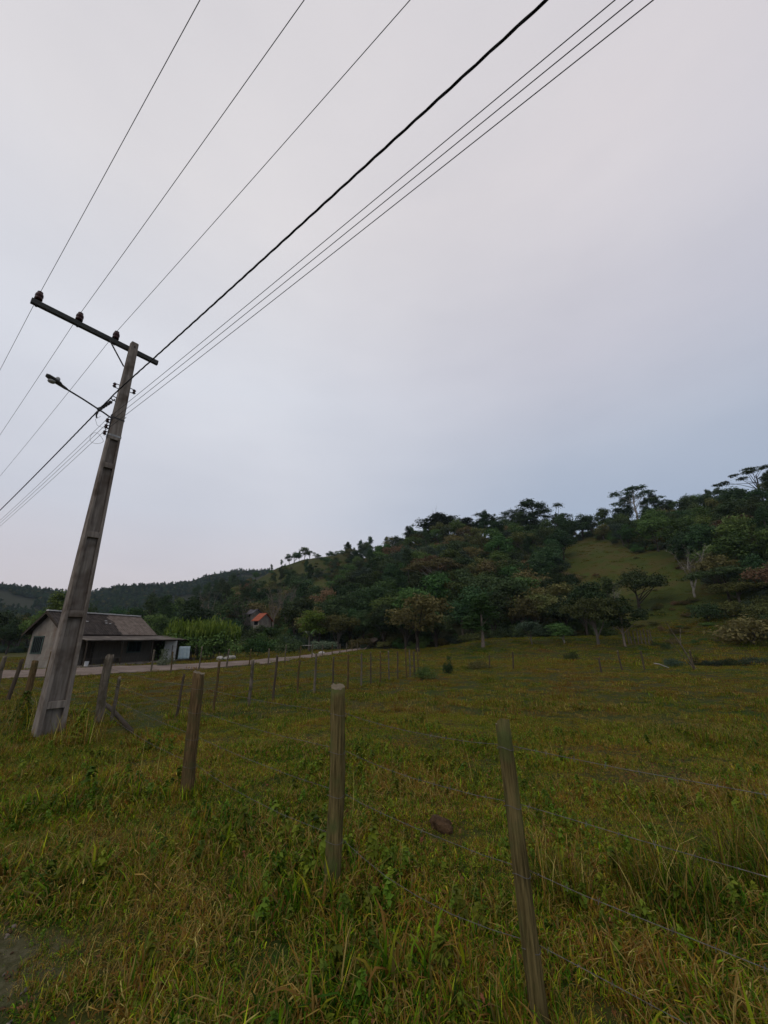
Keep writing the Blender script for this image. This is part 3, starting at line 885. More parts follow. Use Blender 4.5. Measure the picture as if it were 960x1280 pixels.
# ------------------------------------------------------------------ scattered ground cover (nobody could count it)
def tuft_mesh(name, seed, n, radius, l0, l1, width, curl, lean, mat, tip=.12):
    rg = np.random.default_rng(seed)
    a = rg.uniform(0, 6.28, n); rr = radius * np.sqrt(rg.random(n))
    bx, by = np.cos(a) * rr, np.sin(a) * rr
    L = rg.uniform(l0, l1, n) * (1 - .3 * (rr / (radius + 1e-6)) ** 2)
    da = rg.uniform(0, 6.28, n); dx, dy = np.cos(da), np.sin(da)
    ln = np.abs(rg.normal(0, lean, n)); cu = np.abs(rg.normal(curl, curl * .6, n))
    sx, sy = -dy, dx
    w = width * rg.uniform(.6, 1.35, n)
    rows = []
    px_, pz = np.zeros(n), np.zeros(n) - .02
    th = ln.copy()
    for i, (f, wf) in enumerate(((0, .75), (.35, 1.), (.7, .7), (1., tip))):
        if i:
            st = (f - (0, .35, .7)[i - 1]) * L
            px_ = px_ + np.sin(th) * st; pz = pz + np.cos(th) * st
            th = th + cu * (.5 + i * .35)
        for sgn in (-1, 1):
            rows.append(np.stack([bx + dx * px_ + sx * sgn * w * wf * .5, by + dy * px_ + sy * sgn * w * wf * .5, pz], -1))
    V = np.stack(rows, 1).reshape(-1, 3)
    b = np.arange(n)[:, None] * 8
    Q = np.concatenate([b + np.array([[0, 1, 3, 2]]), b + np.array([[2, 3, 5, 4]]), b + np.array([[4, 5, 7, 6]])], 1).reshape(-1, 4)
    return arr_mesh(name, V, Q, mat)


def weed_mesh(name, seed, n, h, leaf, mat):
    rg = np.random.default_rng(seed)
    a = rg.uniform(0, 6.28, n); t = rg.random(n)
    z = h * (.15 + .85 * t); r = .25 * h * (1.2 - t) * rg.uniform(.5, 1.3, n)
    P = np.stack([np.cos(a) * r, np.sin(a) * r, z], -1)
    N = np.stack([np.cos(a) * .6, np.sin(a) * .6, np.ones(n)], -1) + rg.normal(size=(n, 3)) * .25
    N /= np.linalg.norm(N, axis=1, keepdims=True)
    V, Q = leaf_quads(rg, P, N, leaf * rg.uniform(.6, 1.3, n), .5)
    return arr_mesh(name, V, Q, mat)


def scatter(name, label, P, scl, idx, meshes, tilt=.12):
    n = len(P)
    src = bpy.data.collections.new(name + '_kinds')
    for i, m in enumerate(meshes):
        o = bpy.data.objects.new(f'{name}_{i:02d}', m); src.objects.link(o)
    me = bpy.data.meshes.new(name)
    me.vertices.add(n); me.vertices.foreach_set('co', np.asarray(P, np.float32).ravel())
    rot = np.stack([rng.normal(0, tilt, n), rng.normal(0, tilt, n), rng.uniform(0, 6.28, n)], -1).astype(np.float32)
    for nm, ty, data in (('rot', 'FLOAT_VECTOR', rot.ravel()), ('scl', 'FLOAT', np.asarray(scl, np.float32)), ('kind_no', 'INT', np.asarray(idx, np.int32))):
        at = me.attributes.new(nm, ty, 'POINT')
        at.data.foreach_set('vector' if ty == 'FLOAT_VECTOR' else 'value', data)
    o = bpy.data.objects.new(name, me); COL.objects.link(o)
    ng = bpy.data.node_groups.new(name, 'GeometryNodeTree')
    ng.interface.new_socket('Geometry', in_out='INPUT', socket_type='NodeSocketGeometry')
    ng.interface.new_socket('Geometry', in_out='OUTPUT', socket_type='NodeSocketGeometry')
    gi = ng.nodes.new('NodeGroupInput'); gout = ng.nodes.new('NodeGroupOutput')
    ci = ng.nodes.new('GeometryNodeCollectionInfo'); ci.inputs['Collection'].default_value = src
    ci.inputs['Separate Children'].default_value = True; ci.inputs['Reset Children'].default_value = True
    ip = ng.nodes.new('GeometryNodeInstanceOnPoints'); ip.inputs['Pick Instance'].default_value = True

    def attr(nm, ty):
        a = ng.nodes.new('GeometryNodeInputNamedAttribute'); a.data_type = ty; a.inputs['Name'].default_value = nm
        return next(s for s in a.outputs if s.enabled and s.name == 'Attribute')
    L = ng.links.new
    L(gi.outputs[0], ip.inputs['Points']); L(ci.outputs[0], ip.inputs['Instance'])
    L(attr('rot', 'FLOAT_VECTOR'), ip.inputs['Rotation']); L(attr('scl', 'FLOAT'), ip.inputs['Scale'])
    L(attr('kind_no', 'INT'), ip.inputs['Instance Index']); L(ip.outputs[0], gout.inputs[0])
    o.modifiers.new('spread', 'NODES').node_group = ng
    tag(o, label, None, None, 'stuff')
    return o


def sector(n, d0, d1, a0=-60, a1=60, power=2.0, seed=1):
    rg = np.random.default_rng(seed)
    a = np.radians(rg.uniform(a0, a1, n))
    d = (rg.uniform(d0 ** power, d1 ** power, n)) ** (1 / power)
    return d * np.sin(a), d * np.cos(a)


def keep_grass(x, y, seed, road_edge=.92):
    rg = np.random.default_rng(seed)
    q_ = road_q(x, y)
    k = q_ > road_edge + .35 * fbm(x * 1.6, y * 1.6, 71, 2) * 2 + rg.random(len(x)) * .35
    k &= ~in_poly(x, y, LANE_POLY)
    return k


BROWN = [(2.2, 2.2, .95), (1.2, 1.9, .5), (-1.6, 3.1, .75), (-2.6, 4.0, .6), (-7.2, 7.6, 1.3), (-.6, 2.5, .35), (3.4, 5.4, .8), (.3, 5.2, .45), (5.5, 9.0, 1.2), (-1.2, 7.6, .6)]


def brown(x, y):
    b = np.zeros(np.shape(x))
    for bx_, by_, br in BROWN:
        b = np.maximum(b, np.exp(-((x - bx_) ** 2 + (y - by_) ** 2) / br ** 2))
    return np.clip(b * 1.2 + 1.0 * fbm(x / .5, y / .5, 83, 2) * (b > .05), 0, 1)


def grass_layer(name, label, n, d0, d1, meshes, smin, smax, seed, power=2.0, thr=None, az=62, noise_s=2.2, height=True, road_edge=.92, cond=None, tilt=.12):
    x, y = sector(n, d0, d1, -az, az, power, seed)
    k = keep_grass(x, y, seed, road_edge)
    nz = fbm(x / noise_s, y / noise_s, 90 + (seed % 7), 3)
    if thr is not None:
        k &= nz + rng.normal(0, .05, n) > thr
    if cond is not None:
        k &= cond(x, y)
    if d1 < 16 and meshes not in (T_dry, D_leaf, T_stalk):
        k &= rng.random(len(x)) > brown(x, y) * .72
    x, y, nz = x[k], y[k], nz[k]
    s = rng.uniform(smin, smax, len(x))
    if height:
        s *= .42 + 1.25 * np.clip(.45 + 2.0 * fbm(x / .7, y / .7, 13, 3), 0, 1)
        s *= np.where(road_q(x, y) > 2.9, .64, .80)
    P = np.stack([x, y, H(x, y)], -1)
    scatter(name, label, P, s, rng.integers(0, len(meshes), len(x)), meshes, tilt)
    print(name, len(x))


T_short = [tuft_mesh(f'short_tuft_{i}', 100 + i, 34, .09, .03, .105, .0080, .6, .6, 'grass_blades') for i in range(8)]
T_mid = [tuft_mesh(f'mid_tuft_{i}', 200 + i, 24, .075, .10, .30, .0075, .40, .42, 'grass_blades') for i in range(7)]
T_dry = [tuft_mesh(f'dry_tuft_{i}', 300 + i, 20, .10, .06, .26, .0052, .75, .75, 'grass_dry') for i in range(7)]
T_lush = [tuft_mesh(f'lush_tuft_{i}', 400 + i, 20, .07, .07, .22, .0105, .5, .5, 'grass_lush') for i in range(6)]
T_broad = [tuft_mesh(f'broad_tuft_{i}', 450 + i, 9, .06, .18, .38, .019, .55, .5, 'grass_lush', .05) for i in range(5)]
T_stalk = [tuft_mesh(f'stalk_tuft_{i}', 500 + i, 5, .08, .45, .85, .0042, .16, .22, 'grass_dry', .5) for i in range(5)]
T_patch = [tuft_mesh(f'patch_{i}', 600 + i, 190, .36, .03, .11, .0115, .45, .55, 'grass_meadow') for i in range(6)]
T_patchd = [tuft_mesh(f'patch_dry_{i}', 650 + i, 110, .34, .05, .17, .0095, .6, .65, 'grass_dry') for i in range(5)]
T_clump = [tuft_mesh(f'clump_{i}', 680 + i, 60, .16, .16, .34, .0085, .35, .45, 'grass_meadow') for i in range(5)]
T_far = [tuft_mesh(f'far_patch_{i}', 700 + i, 170, .85, .07, .20, .022, .35, .5, 'grass_meadow') for i in range(5)]
T_lushfar = [tuft_mesh(f'lush_patch_{i}', 740 + i, 150, .8, .07, .2, .022, .35, .5, 'grass_mound') for i in range(4)]
T_rough = [tuft_mesh(f'rough_patch_{i}', 720 + i, 150, .8, .10, .34, .026, .35, .5, 'grass_far') for i in range(5)]
W_weed = [weed_mesh(f'weed_{i}', 800 + i, 16 + 5 * i, .08 + .03 * i, .032 + .006 * i, 'leaf_weed') for i in range(5)]

m_leaf('leaf_dead', (.09, .042, .012), (.17, .095, .03), (.30, .20, .08), trans=.1)
D_leaf = [weed_mesh(f'dead_leaf_{i}', 850 + i, 5, .05 + .015 * i, .024, 'leaf_dead') for i in range(4)]
verge = lambda x, y: road_q(x, y) < 2.5 + .5 * fbm(x, y, 5, 2)
grass_layer('pasture_grass', 'short mixed grass of the pasture and verge', 58000, 1.5, 10, T_short, .8, 1.5, 1)
grass_layer('taller_grass', 'longer green grass in clumps', 9000, 1.5, 12, T_mid, .45, .9, 2, thr=.16)
grass_layer('verge_grass', 'rank grass of the roadside verge', 6500, 1.5, 11, T_mid, .5, 1.05, 3, cond=verge)
grass_layer('dry_grass', 'dry straw coloured grass blades', 9500, 1.5, 12, T_dry, .6, 1.2, 4, thr=.0)
grass_layer('lush_grass', 'lush dark green grass patches', 9000, 1.5, 14, T_lush, .55, 1.05, 5, thr=.05)
grass_layer('broad_grass', 'broad bladed green grass in the verge', 1000, 1.4, 6, T_broad, .4, .9, 6, cond=verge)
grass_layer('dry_stalks', 'thin dry grass stalks standing above the sward', 900, 1.6, 12, T_stalk, .35, .85, 7, thr=.04)
grass_layer('leafy_weeds', 'small broad leaved weeds among the grass', 7500, 1.4, 9, W_weed, .35, 1.05, 8, thr=-.02, tilt=.25)
grass_layer('withered_grass', 'withered reddish brown grass in dry spots', 26000, 1.5, 11, T_dry, .6, 1.3, 18, cond=lambda x, y: rng.random(len(x)) < brown(x, y), tilt=.35)
grass_layer('dead_leaves', 'curled brown dead leaves lying in the grass', 3000, 1.4, 8, D_leaf, .6, 1.5, 14, thr=-.05, tilt=.5, height=False, road_edge=.3)
grass_layer('road_edge_grass', 'sparse short grass creeping over the dirt edge of the road', 5000, 1.5, 6, T_short, .4, .95, 15, thr=-.06, road_edge=.2, cond=lambda x, y: road_q(x, y) < 1.6)
grass_layer('road_edge_straw', 'dry straw lying on the dirt edge of the road', 2600, 1.5, 6, T_dry, .4, .9, 16, thr=-.1, road_edge=.2, cond=lambda x, y: road_q(x, y) < 1.7, tilt=.5)
grass_layer('meadow_grass', 'grass of the middle pasture', 13000, 8.5, 32, T_patch, .7, 1.3, 9)
grass_layer('meadow_dry_grass', 'dry patches of the middle pasture', 6000, 8, 34, T_patchd, .6, 1.2, 10, thr=.02)
grass_layer('meadow_clumps', 'taller clumps in the middle pasture', 2600, 8, 34, T_clump, .5, 1.25, 11, thr=.03)
grass_layer('far_grass', 'grass of the far pasture', 13000, 29, 82, T_far, .7, 1.35, 12, cond=lambda x, y: ~wood_at(x, y))
grass_layer('mound_grass', 'fresh green grass of the mound before the wood', 7000, 40, 72, T_lushfar, .6, 1.2, 17, az=50, thr=-.08, cond=lambda x, y: (~wood_at(x, y)) & (y > 43) & (x > -6))
grass_layer('slope_grass', 'green grass of the lower slope below the clearing', 3500, 58, 88, T_lushfar, .7, 1.4, 19, az=48, thr=-.12, cond=lambda x, y: in_poly(x, y, CLEARING))
grass_layer('clearing_grass', 'rough grass of the hillside clearing', 6500, 66, 168, T_rough, .7, 1.7, 13, az=50, cond=lambda x, y: in_poly(x, y, CLEARING))

pf_x, pf_y = [], []  # tufts added round post and pole feet to darken where they meet the ground
for (fx, fy, fr, fn) in ((-.40, 3.42, .2, 34), (.66, 2.37, .18, 30), (-2.27, 5.19, .22, 36), (-6.0, 9.05, .3, 40), (-6.52, 8.3, .48, 90), (-4.75, 9.8, .2, 20), (-8.2, 10.2, .25, 24), (-10, 11.9, .25, 24), (-3.62, 11.3, .2, 18), (-4.25, 10.6, .2, 18), (-3.25, 12.3, .2, 18), (-2.85, 13.6, .2, 18)):
    aa_ = rng.uniform(0, 6.28, fn); r2 = fr * (.45 + .75 * rng.random(fn))
    pf_x += list(fx + np.cos(aa_) * r2); pf_y += list(fy + np.sin(aa_) * r2)
pf_x, pf_y = np.array(pf_x), np.array(pf_y)
scatter('contact_shade_grass', 'longer grass added round the feet of the posts to darken their contact', np.stack([pf_x, pf_y, H(pf_x, pf_y)], -1), rng.uniform(.45, 1.0, len(pf_x)), rng.integers(0, 12, len(pf_x)), T_mid + T_lush[:5], .15)

PB_ = []
for i in range(4):
    import bmesh
    bm = bmesh.new(); bmesh.ops.create_icosphere(bm, subdivisions=2, radius=.013)
    for v in bm.verts:
        c = v.co; v.co = Vector((c.x * (1 + .3 * math.sin(c.y * 200 + i)), c.y * (1.2 + .25 * math.sin(c.z * 180 + i * 2)), c.z * .6))
    m_ = bpy.data.meshes.new(f'pebble_{i}'); bm.to_mesh(m_); bm.free(); m_.materials.append(MATS[('clod', 'clod', 'bark_twig', 'bark_grey')[i]]); PB_.append(m_)
xs_, ys_ = sector(5200, 1.6, 4.5, -62, 10, 2.0, 91)
kk = road_q(xs_, ys_) < 1.15 - .5 * rng.random(len(xs_))
xs_, ys_ = xs_[kk], ys_[kk]
scatter('pebbles', 'pebbles and crumbs of earth on the edge of the dirt road', np.stack([xs_, ys_, H(xs_, ys_) + .004], -1), rng.uniform(.2, 1.0, len(xs_)) ** 1.6, rng.integers(0, 4, len(xs_)), PB_, .6)

# undergrowth on the floor of the wood, and the wood beyond the trees one can tell apart
U = [lib_mesh('bush', i, lm, 'bark_dark')[0] for i, lm in enumerate(('leaf_dark', 'leaf_mid', 'leaf_olive', 'leaf_blue'))]
x, y = sector(5200, 60, 250, -48, 52, 1.6, 21)
k = wood_at(x, y) & (np.hypot(x, y) < np.interp(np.degrees(np.arctan2(x, y)), AZ, DRT) + 10)
x, y = x[k], y[k]
scatter('undergrowth', 'dark undergrowth on the floor of the wood', np.stack([x, y, H(x, y) - .1], -1), rng.uniform(.55, 1.5, len(x)), rng.integers(0, 4, len(x)), U)
FT = [lib_mesh(k_, v, lm, 'bark_dark')[0] for k_, v, lm in (('round', 0, 'leaf_dark'), ('round', 1, 'leaf_blue'), ('spread', 0, 'leaf_dark'), ('tall', 1, 'leaf_dark'), ('round', 2, 'leaf_olive'), ('round', 3, 'leaf_mid'))]
fp = np.array(far_pts) if far_pts else np.zeros((0, 3))
x2, y2 = sector(34000, 400, 830, -58, -4, 2.0, 33)
m = fbm(x2 / 60, y2 / 60, 63, 3) > -.16
x2, y2 = x2[m], y2[m]
X = np.concatenate([fp[:, 0], x2]); Y = np.concatenate([fp[:, 1], y2])
S = np.concatenate([fp[:, 2] / 9.2, rng.uniform(.38, .66, len(x2))])
ki = np.concatenate([rng.integers(0, 6, len(fp)), rng.choice([0, 1, 2, 3, 4], len(x2), p=[.3, .3, .2, .1, .1])])
scatter('far_wood', 'woods on the far hills and the back of the ridge', np.stack([X, Y, H(X, Y) - .3], -1), S, ki, FT, .05)

# valley scrub between the lane and the hill on the left
x, y = sector(420, 66, 118, -42, -12, 2.0, 44)
k = ~in_poly(x, y, LANE_POLY) & ~((np.degrees(np.arctan2(x, y)) < -38))
x, y = x[k], y[k]
scatter('scrub', 'green scrub along the foot of the hill behind the lane', np.stack([x, y, H(x, y) - .1], -1), rng.uniform(.7, 1.7, len(x)), rng.integers(0, 4, len(x)), U)

# ------------------------------------------------------------------ the tall cane thicket by the porch
r_ = ray(250, 826); k_ = 49.0 / math.hypot(r_[0], r_[1]); cxp, cyp = r_[0] * k_, r_[1] * k_
cane = empty('cane_thicket', (cxp, cyp, hz(cxp, cyp) - .05), R(20))
cane.scale = (1.22, 1.3, 1.32)
tag(cane, 'tall clump of yellow green cane beside the farmhouse porch', 'cane thicket')
rg = np.random.default_rng(5)
n = 1500
a = rg.uniform(0, 6.28, n); rr = np.sqrt(rg.random(n)); bx, by = np.cos(a) * rr * 3.2, np.sin(a) * rr * 1.7
hh = (2.95 * np.sqrt(np.clip(1 - .42 * rr ** 4, .05, 1)) + .35 * np.sin(bx * 2.1) * np.sin(by * 2.7 + 1)) * rg.uniform(.72, 1.06, n)
L = rg.uniform(.35, .8, n); da = rg.uniform(0, 6.28, n)
z0 = hh - L * .55
Vv = []
for i, (f, wv_, dz) in enumerate(((0, .6, 0), (.35, 1, .52), (.7, .8, .84), (1., .1, .92))):
    for sgn in (-1, 1):
        Vv.append(np.stack([bx + np.cos(da) * f * L * .42 - np.sin(da) * sgn * .032 * wv_, by + np.sin(da) * f * L * .42 + np.cos(da) * sgn * .032 * wv_, z0 + dz * L], -1))
Vv = np.stack(Vv, 1).reshape(-1, 3); b = np.arange(n)[:, None] * 8
Q = np.concatenate([b + np.array([[0, 1, 3, 2]]), b + np.array([[2, 3, 5, 4]]), b + np.array([[4, 5, 7, 6]])], 1).reshape(-1, 4)
o = bpy.data.objects.new('cane_leaves', arr_mesh('cane_leaves', Vv, Q, 'leaf_cane')); COL.objects.link(o); o.parent = cane
lob = [(np.array([rg.uniform(-3.0, 3.0), rg.uniform(-1.9, .6), rg.uniform(.25, 1.7)]), np.array([.85, .8, .75]) * rg.uniform(.7, 1.1)) for _ in range(26)]
o = bpy.data.objects.new('lower_foliage', crown_mesh('lower_foliage', 77, lob, 6500, .2, 'leaf_mid')); COL.objects.link(o); o.parent = cane
lob = [(np.array([math.cos(t_) * q_ * 2.7, math.sin(t_) * q_ * 1.35, 2.15 - .5 * q_ ** 2 + rg.uniform(-.15, .2)]), np.array([.62, .58, .5]) * rg.uniform(.8, 1.2)) for t_, q_ in zip(rg.uniform(0, 6.28, 34), np.sqrt(rg.random(34)))]
o = bpy.data.objects.new('upper_foliage', crown_mesh('upper_foliage', 78, lob, 7000, .17, 'leaf_cane')); COL.objects.link(o); o.parent = cane
mb = MB()
for _ in range(70):
    ax, ay = random.uniform(-2.9, 2.9), random.uniform(-1.4, 1.4)
    mb.tube([(ax, ay, -.1), (ax + random.uniform(-.1, .1), ay, 1.1), (ax + random.uniform(-.25, .25), ay, 2.1)], [.022, .018, .01], 5)
mb.build('canes', 'bark_grey', cane)

# ------------------------------------------------------------------ banana plant at the lane end
r_ = ray(386, 808); k_ = 66.0 / math.hypot(r_[0], r_[1])
ban = empty('banana_plant', (r_[0] * k_, r_[1] * k_, hz(r_[0] * k_, r_[1] * k_)), .4)
tag(ban, 'banana plant with long arching leaves under the bright green tree', 'banana plant')
mb = MB(); mb.tube([(0, 0, -.2), (.05, 0, 1.2), (.0, .05, 2.4)], [.16, .13, .09], 8); mb.build('stem', 'bark_grey', ban)
for i in range(9):
    a = i * 2.4; L = random.uniform(1.7, 2.3); el = random.uniform(.35, 1.1)
    V = []; Fc = []
    for j in range(8):
        f = j / 7; w = .26 * math.sin(math.pi * min(.97, f * .93 + .05)) ** .6
        x0 = math.cos(el) * L * f; z0 = 2.3 + math.sin(el) * L * f - .75 * f * f * L * .6
        for s_, dz in ((-w, .05), (0, 0), (w, .05)):
            V.append((math.cos(a) * x0 - math.sin(a) * s_, math.sin(a) * x0 + math.cos(a) * s_, z0 + dz))
    for j in range(7):
        for k in range(2):
            Fc.append((j * 3 + k, j * 3 + k + 1, (j + 1) * 3 + k + 1, (j + 1) * 3 + k))
    link_mesh('leaf', V, Fc, 'leaf_pale' if i % 3 else 'leaf_bright', ban)

# ------------------------------------------------------------------ the farmhouse
hx, hy = -26.9, 32.5
house = empty('farmhouse', (hx, hy, -.10), R(-12))
tag(house, 'low weathered farmhouse with dark tiled roof and porch beyond the lane', 'house')
LH = 8.7


def wall_slab(name, quad, th, mat, parent):
    """a wall of given thickness from a polygon, pushed along its inward normal"""
    P = [Vector(p) for p in quad]
    nrm = (P[1] - P[0]).cross(P[2] - P[1]).normalized() * th
    V = P + [p - nrm for p in P]; n = len(P)
    Fc = [tuple(range(n)), tuple(reversed(range(n, 2 * n)))] + [(i, n + i, n + (i + 1) % n, (i + 1) % n) for i in range(n)]
    return link_mesh(name, V, Fc, mat, parent)


gw = wall_slab('gable_wall', [(-1.5, 0, -.5), (1.9, 0, -.5), (1.9, 0, 2.62), (0, 0, 4.2), (-1.5, 0, 2.80)], .14, 'plaster', house)
gw['label'] = 'pale plastered gable wall with one window'
wall_slab('back_wall', [(1.76, LH, -.5), (-1.37, LH, -.5), (-1.37, LH, 2.80), (0, LH, 4.2), (1.76, LH, 2.62)], .14, 'plaster', house)
wall_slab('side_wall', [(-1.5, LH, -.5), (-1.5, .143, -.5), (-1.5, .143, 2.80), (-1.5, LH, 2.80)], .13, 'plaster', house)
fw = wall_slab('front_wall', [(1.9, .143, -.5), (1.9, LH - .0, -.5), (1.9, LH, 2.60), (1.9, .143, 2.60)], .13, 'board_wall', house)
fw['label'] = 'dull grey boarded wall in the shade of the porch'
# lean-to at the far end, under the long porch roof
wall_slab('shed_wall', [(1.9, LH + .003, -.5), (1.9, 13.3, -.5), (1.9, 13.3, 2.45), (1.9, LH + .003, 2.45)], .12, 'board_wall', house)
wp = wall_slab('wall_panel', [(3.1, 9.3, .13), (4.2, 9.62, .13), (4.2, 9.62, 1.93), (3.1, 9.3, 2.05)], .03, 'plaster_white', house)
wp['label'] = 'whitewashed panel at the far end of the porch'
wp = wall_slab('wall_panel', [(4.18, 12.2, .95), (4.32, 13.3, .95), (4.32, 13.3, 1.9), (4.18, 12.2, 1.9)], .02, 'plaster_white', house)
wp['label'] = 'small white sheet hung under the porch corner'
roof = empty('roof', (0, 0, 0)); roof.parent = house


def roof_slab(name, a, b, c, d, th, mat, parent):
    P = [Vector(p) for p in (a, b, c, d)]
    up = Vector((0, 0, th))
    V = P + [p + up for p in P]
    return link_mesh(name, V, [(3, 2, 1, 0), (4, 5, 6, 7), (0, 1, 5, 4), (1, 2, 6, 5), (2, 3, 7, 6), (3, 0, 4, 7)], mat, parent)


roof_slab('roof_slope', (.0, -.45, 4.24), (.0, LH + .3, 4.24), (2.3, LH + .3, 2.42), (2.3, -.45, 2.42), .07, 'roof_tiles', roof)
roof_slab('roof_slope', (-1.88, -.45, 2.50), (-1.88, LH + .3, 2.50), (-.002, LH + .3, 4.24), (-.002, -.45, 4.24), .07, 'roof_tiles', roof)
mb = MB()
for i in range(22):
    y0 = -.42 + i * (LH + .66) / 22
    mb.bar((0, y0, 4.35 + random.uniform(-.012, .012)), (0, y0 + (LH + .66) / 22 - .02, 4.35 + random.uniform(-.012, .012)), .26, .09)
rc = mb.build('ridge_cap', 'roof_ridge_white', roof); rc['label'] = 'whitish mortared ridge cap'
mb = MB()
for (xx, yy) in ((.75, 2.1), (.95, 2.35), (.8, 4.3), (1.05, 4.15), (1.1, 4.5)):
    z = 4.24 - (4.24 - 2.42) / 2.3 * xx + .085
    mb.box(xx - .06, xx + .06, yy - .08, yy + .08, z - .03, z + .03)
mb.build('mortar_patch', 'roof_ridge_white', roof)
mb = MB()
mb.bar((0, -.47, 4.20), (-1.89, -.47, 2.45), .05, .16); mb.bar((0, -.47, 4.20), (2.31, -.47, 2.38), .05, .16)
mb.build('barge_board', 'timber_dark', roof)
pr = roof_slab('porch_roof', (1.905, -.2, 2.36), (1.905, 13.6, 2.36), (4.25, 13.6, 1.98), (4.25, -.2, 1.98), .06, 'porch_sheet', house)
mb = MB(); mb.bar((4.1, -.15, 1.95), (4.1, 13.5, 1.95), .09, .1); mb.build('porch_beam', 'timber_dark', house)
for yy in (.0, 3.3, 6.6, 9.9, 13.3):
    mb = MB(); mb.tube([(4.05, yy, -.5), (4.05, yy + .02, .8), (4.05, yy, 1.95)], [.06, .055, .055], 8); mb.build('porch_post', 'timber_dark', house)
mb = MB(); mb.box(1.905, 4.25, -.2, 13.4, -.5, .12); mb.build('porch_floor', 'concrete', house)


def window(cx0, cx1, z0, z1, plane, parent, bars=4, axis='x'):
    """recess, frame and bars on a wall; axis 'x': gable plane y=plane, 'y': front wall plane x=plane"""
    def P(u, z, o):
        return (u, plane - o, z) if axis == 'x' else (plane + o, u, z)
    mb = MB()
    t = .05
    for a, b in (((cx0 - t, z0), (cx0 - t, z1)), ((cx1 + t, z0), (cx1 + t, z1))):
        mb.bar(P(*a, .02), P(*b, .02), .09, .07)
    for z in (z0 - t, z1 + t):
        mb.bar(P(cx0 - .11, z, .022), P(cx1 + .11, z, .022), .07, .09)
    w = mb.build('window', 'window_frame', parent)
    mb = MB(); mb.bar(P(cx0, (z0 + z1) / 2, .006), P(cx1, (z0 + z1) / 2, .006), .01, z1 - z0); mb.build('pane', 'dark_glass', w)
    mb = MB()
    for i in range(1, bars):
        u = cx0 + (cx1 - cx0) * i / bars
        mb.bar(P(u, z0, .035), P(u, z1, .035), .022, .022)
    mb.build('bars', 'window_frame', w)
    return w


window(-1.12, -.28, 1.15, 2.3, 0, house, 5)
window(6.1, 7.5, 1.0, 1.85, 1.9, house, 3, 'y')
window(10.35, 11.1, .9, 1.8, 1.9, house, 2, 'y')
mb = MB()
for i in range(4):
    mb.box(1.903, 1.945, 1.7 + i * .235, 1.925 + i * .235, .1, 2.1)
dr = mb.build('door', 'timber_dark', house)
mb = MB(); mb.tube([(1.945, 2.5, 1.05), (2.0, 2.5, 1.05)], .025, 8); mb.build('handle', 'steel', dr)

bench = empty('porch_bench', (0, 0, 0)); bench.parent = None
M = Matrix.Translation((hx, hy, -.1)) @ Matrix.Rotation(R(-12), 4, 'Z')
bench.location = M @ Vector((2.5, 4.0, .12)); bench.rotation_euler = (0, 0, R(-12))
tag(bench, 'rough wooden bench standing on the farmhouse porch', 'bench')
mb = MB(); mb.box(-.18, .18, -.8, .8, .40, .45); mb.build('seat', 'post_grey', bench)
for yy in (-.65, .65):
    mb = MB(); mb.box(-.15, .15, yy - .03, yy + .03, 0, .398); mb.build('leg', 'post_grey', bench)
bk = empty('bucket', M @ Vector((3.95, .35, .12))); tag(bk, 'white plastic bucket at the near end of the farmhouse porch', 'bucket')
mb = MB(); mb.lathe([(.13, 0), (.17, .34), (.18, .35), (.16, .35), (.13, .03)], n=14); mb.build('body', 'plastic_white', bk)
mb = MB(); mb.tube([(.17 * math.cos(t), .02, .34 + .14 * math.sin(t)) for t in np.linspace(0, math.pi, 9)], .006, 5); mb.build('handle', 'steel', bk)
# grey green cloth hanging at the porch end
ck = MB()
c0 = M @ Vector((4.55, 9.6, 0)); zc = hz(c0.x, c0.y)
V = []; Fc = []
for i in range(13):
    for j in range(9):
        u = i / 12; w = j / 8
        V.append((u * 1.0, .07 * math.sin(u * 17 + w * 2) * (1.1 - w * .5), 1.45 - (1 - w) * 1.2))
for i in range(12):
    for j in range(8):
        Fc.append((i * 9 + j, (i + 1) * 9 + j, (i + 1) * 9 + j + 1, i * 9 + j + 1))
cl = link_mesh('hanging_cloth', V, Fc, 'cloth_blue', None, None, True)
cl.location = (c0.x, c0.y, zc); cl.rotation_euler = (0, 0, R(30))
cl.modifiers.new('thick', 'SOLIDIFY').thickness = .01
tag(cl, 'pale blue grey cloth hung on a line by the porch end', 'cloth')
mb = MB()
mb.tube([(-.6, .0, 1.44), (0, 0, 1.455), (1, 0, 1.455), (1.5, 0, 1.47)], .006, 5)
mb.tube([(-.6, 0, -.1), (-.6, 0, 1.6)], .035, 7); mb.tube([(1.5, 0, -.1), (1.5, 0, 1.6)], .035, 7)
o = mb.build('clothes_line', 'post_dark', None); o.location = cl.location; o.rotation_euler = cl.rotation_euler
tag(o, 'short clothes line between two sticks by the porch end', 'clothes line')


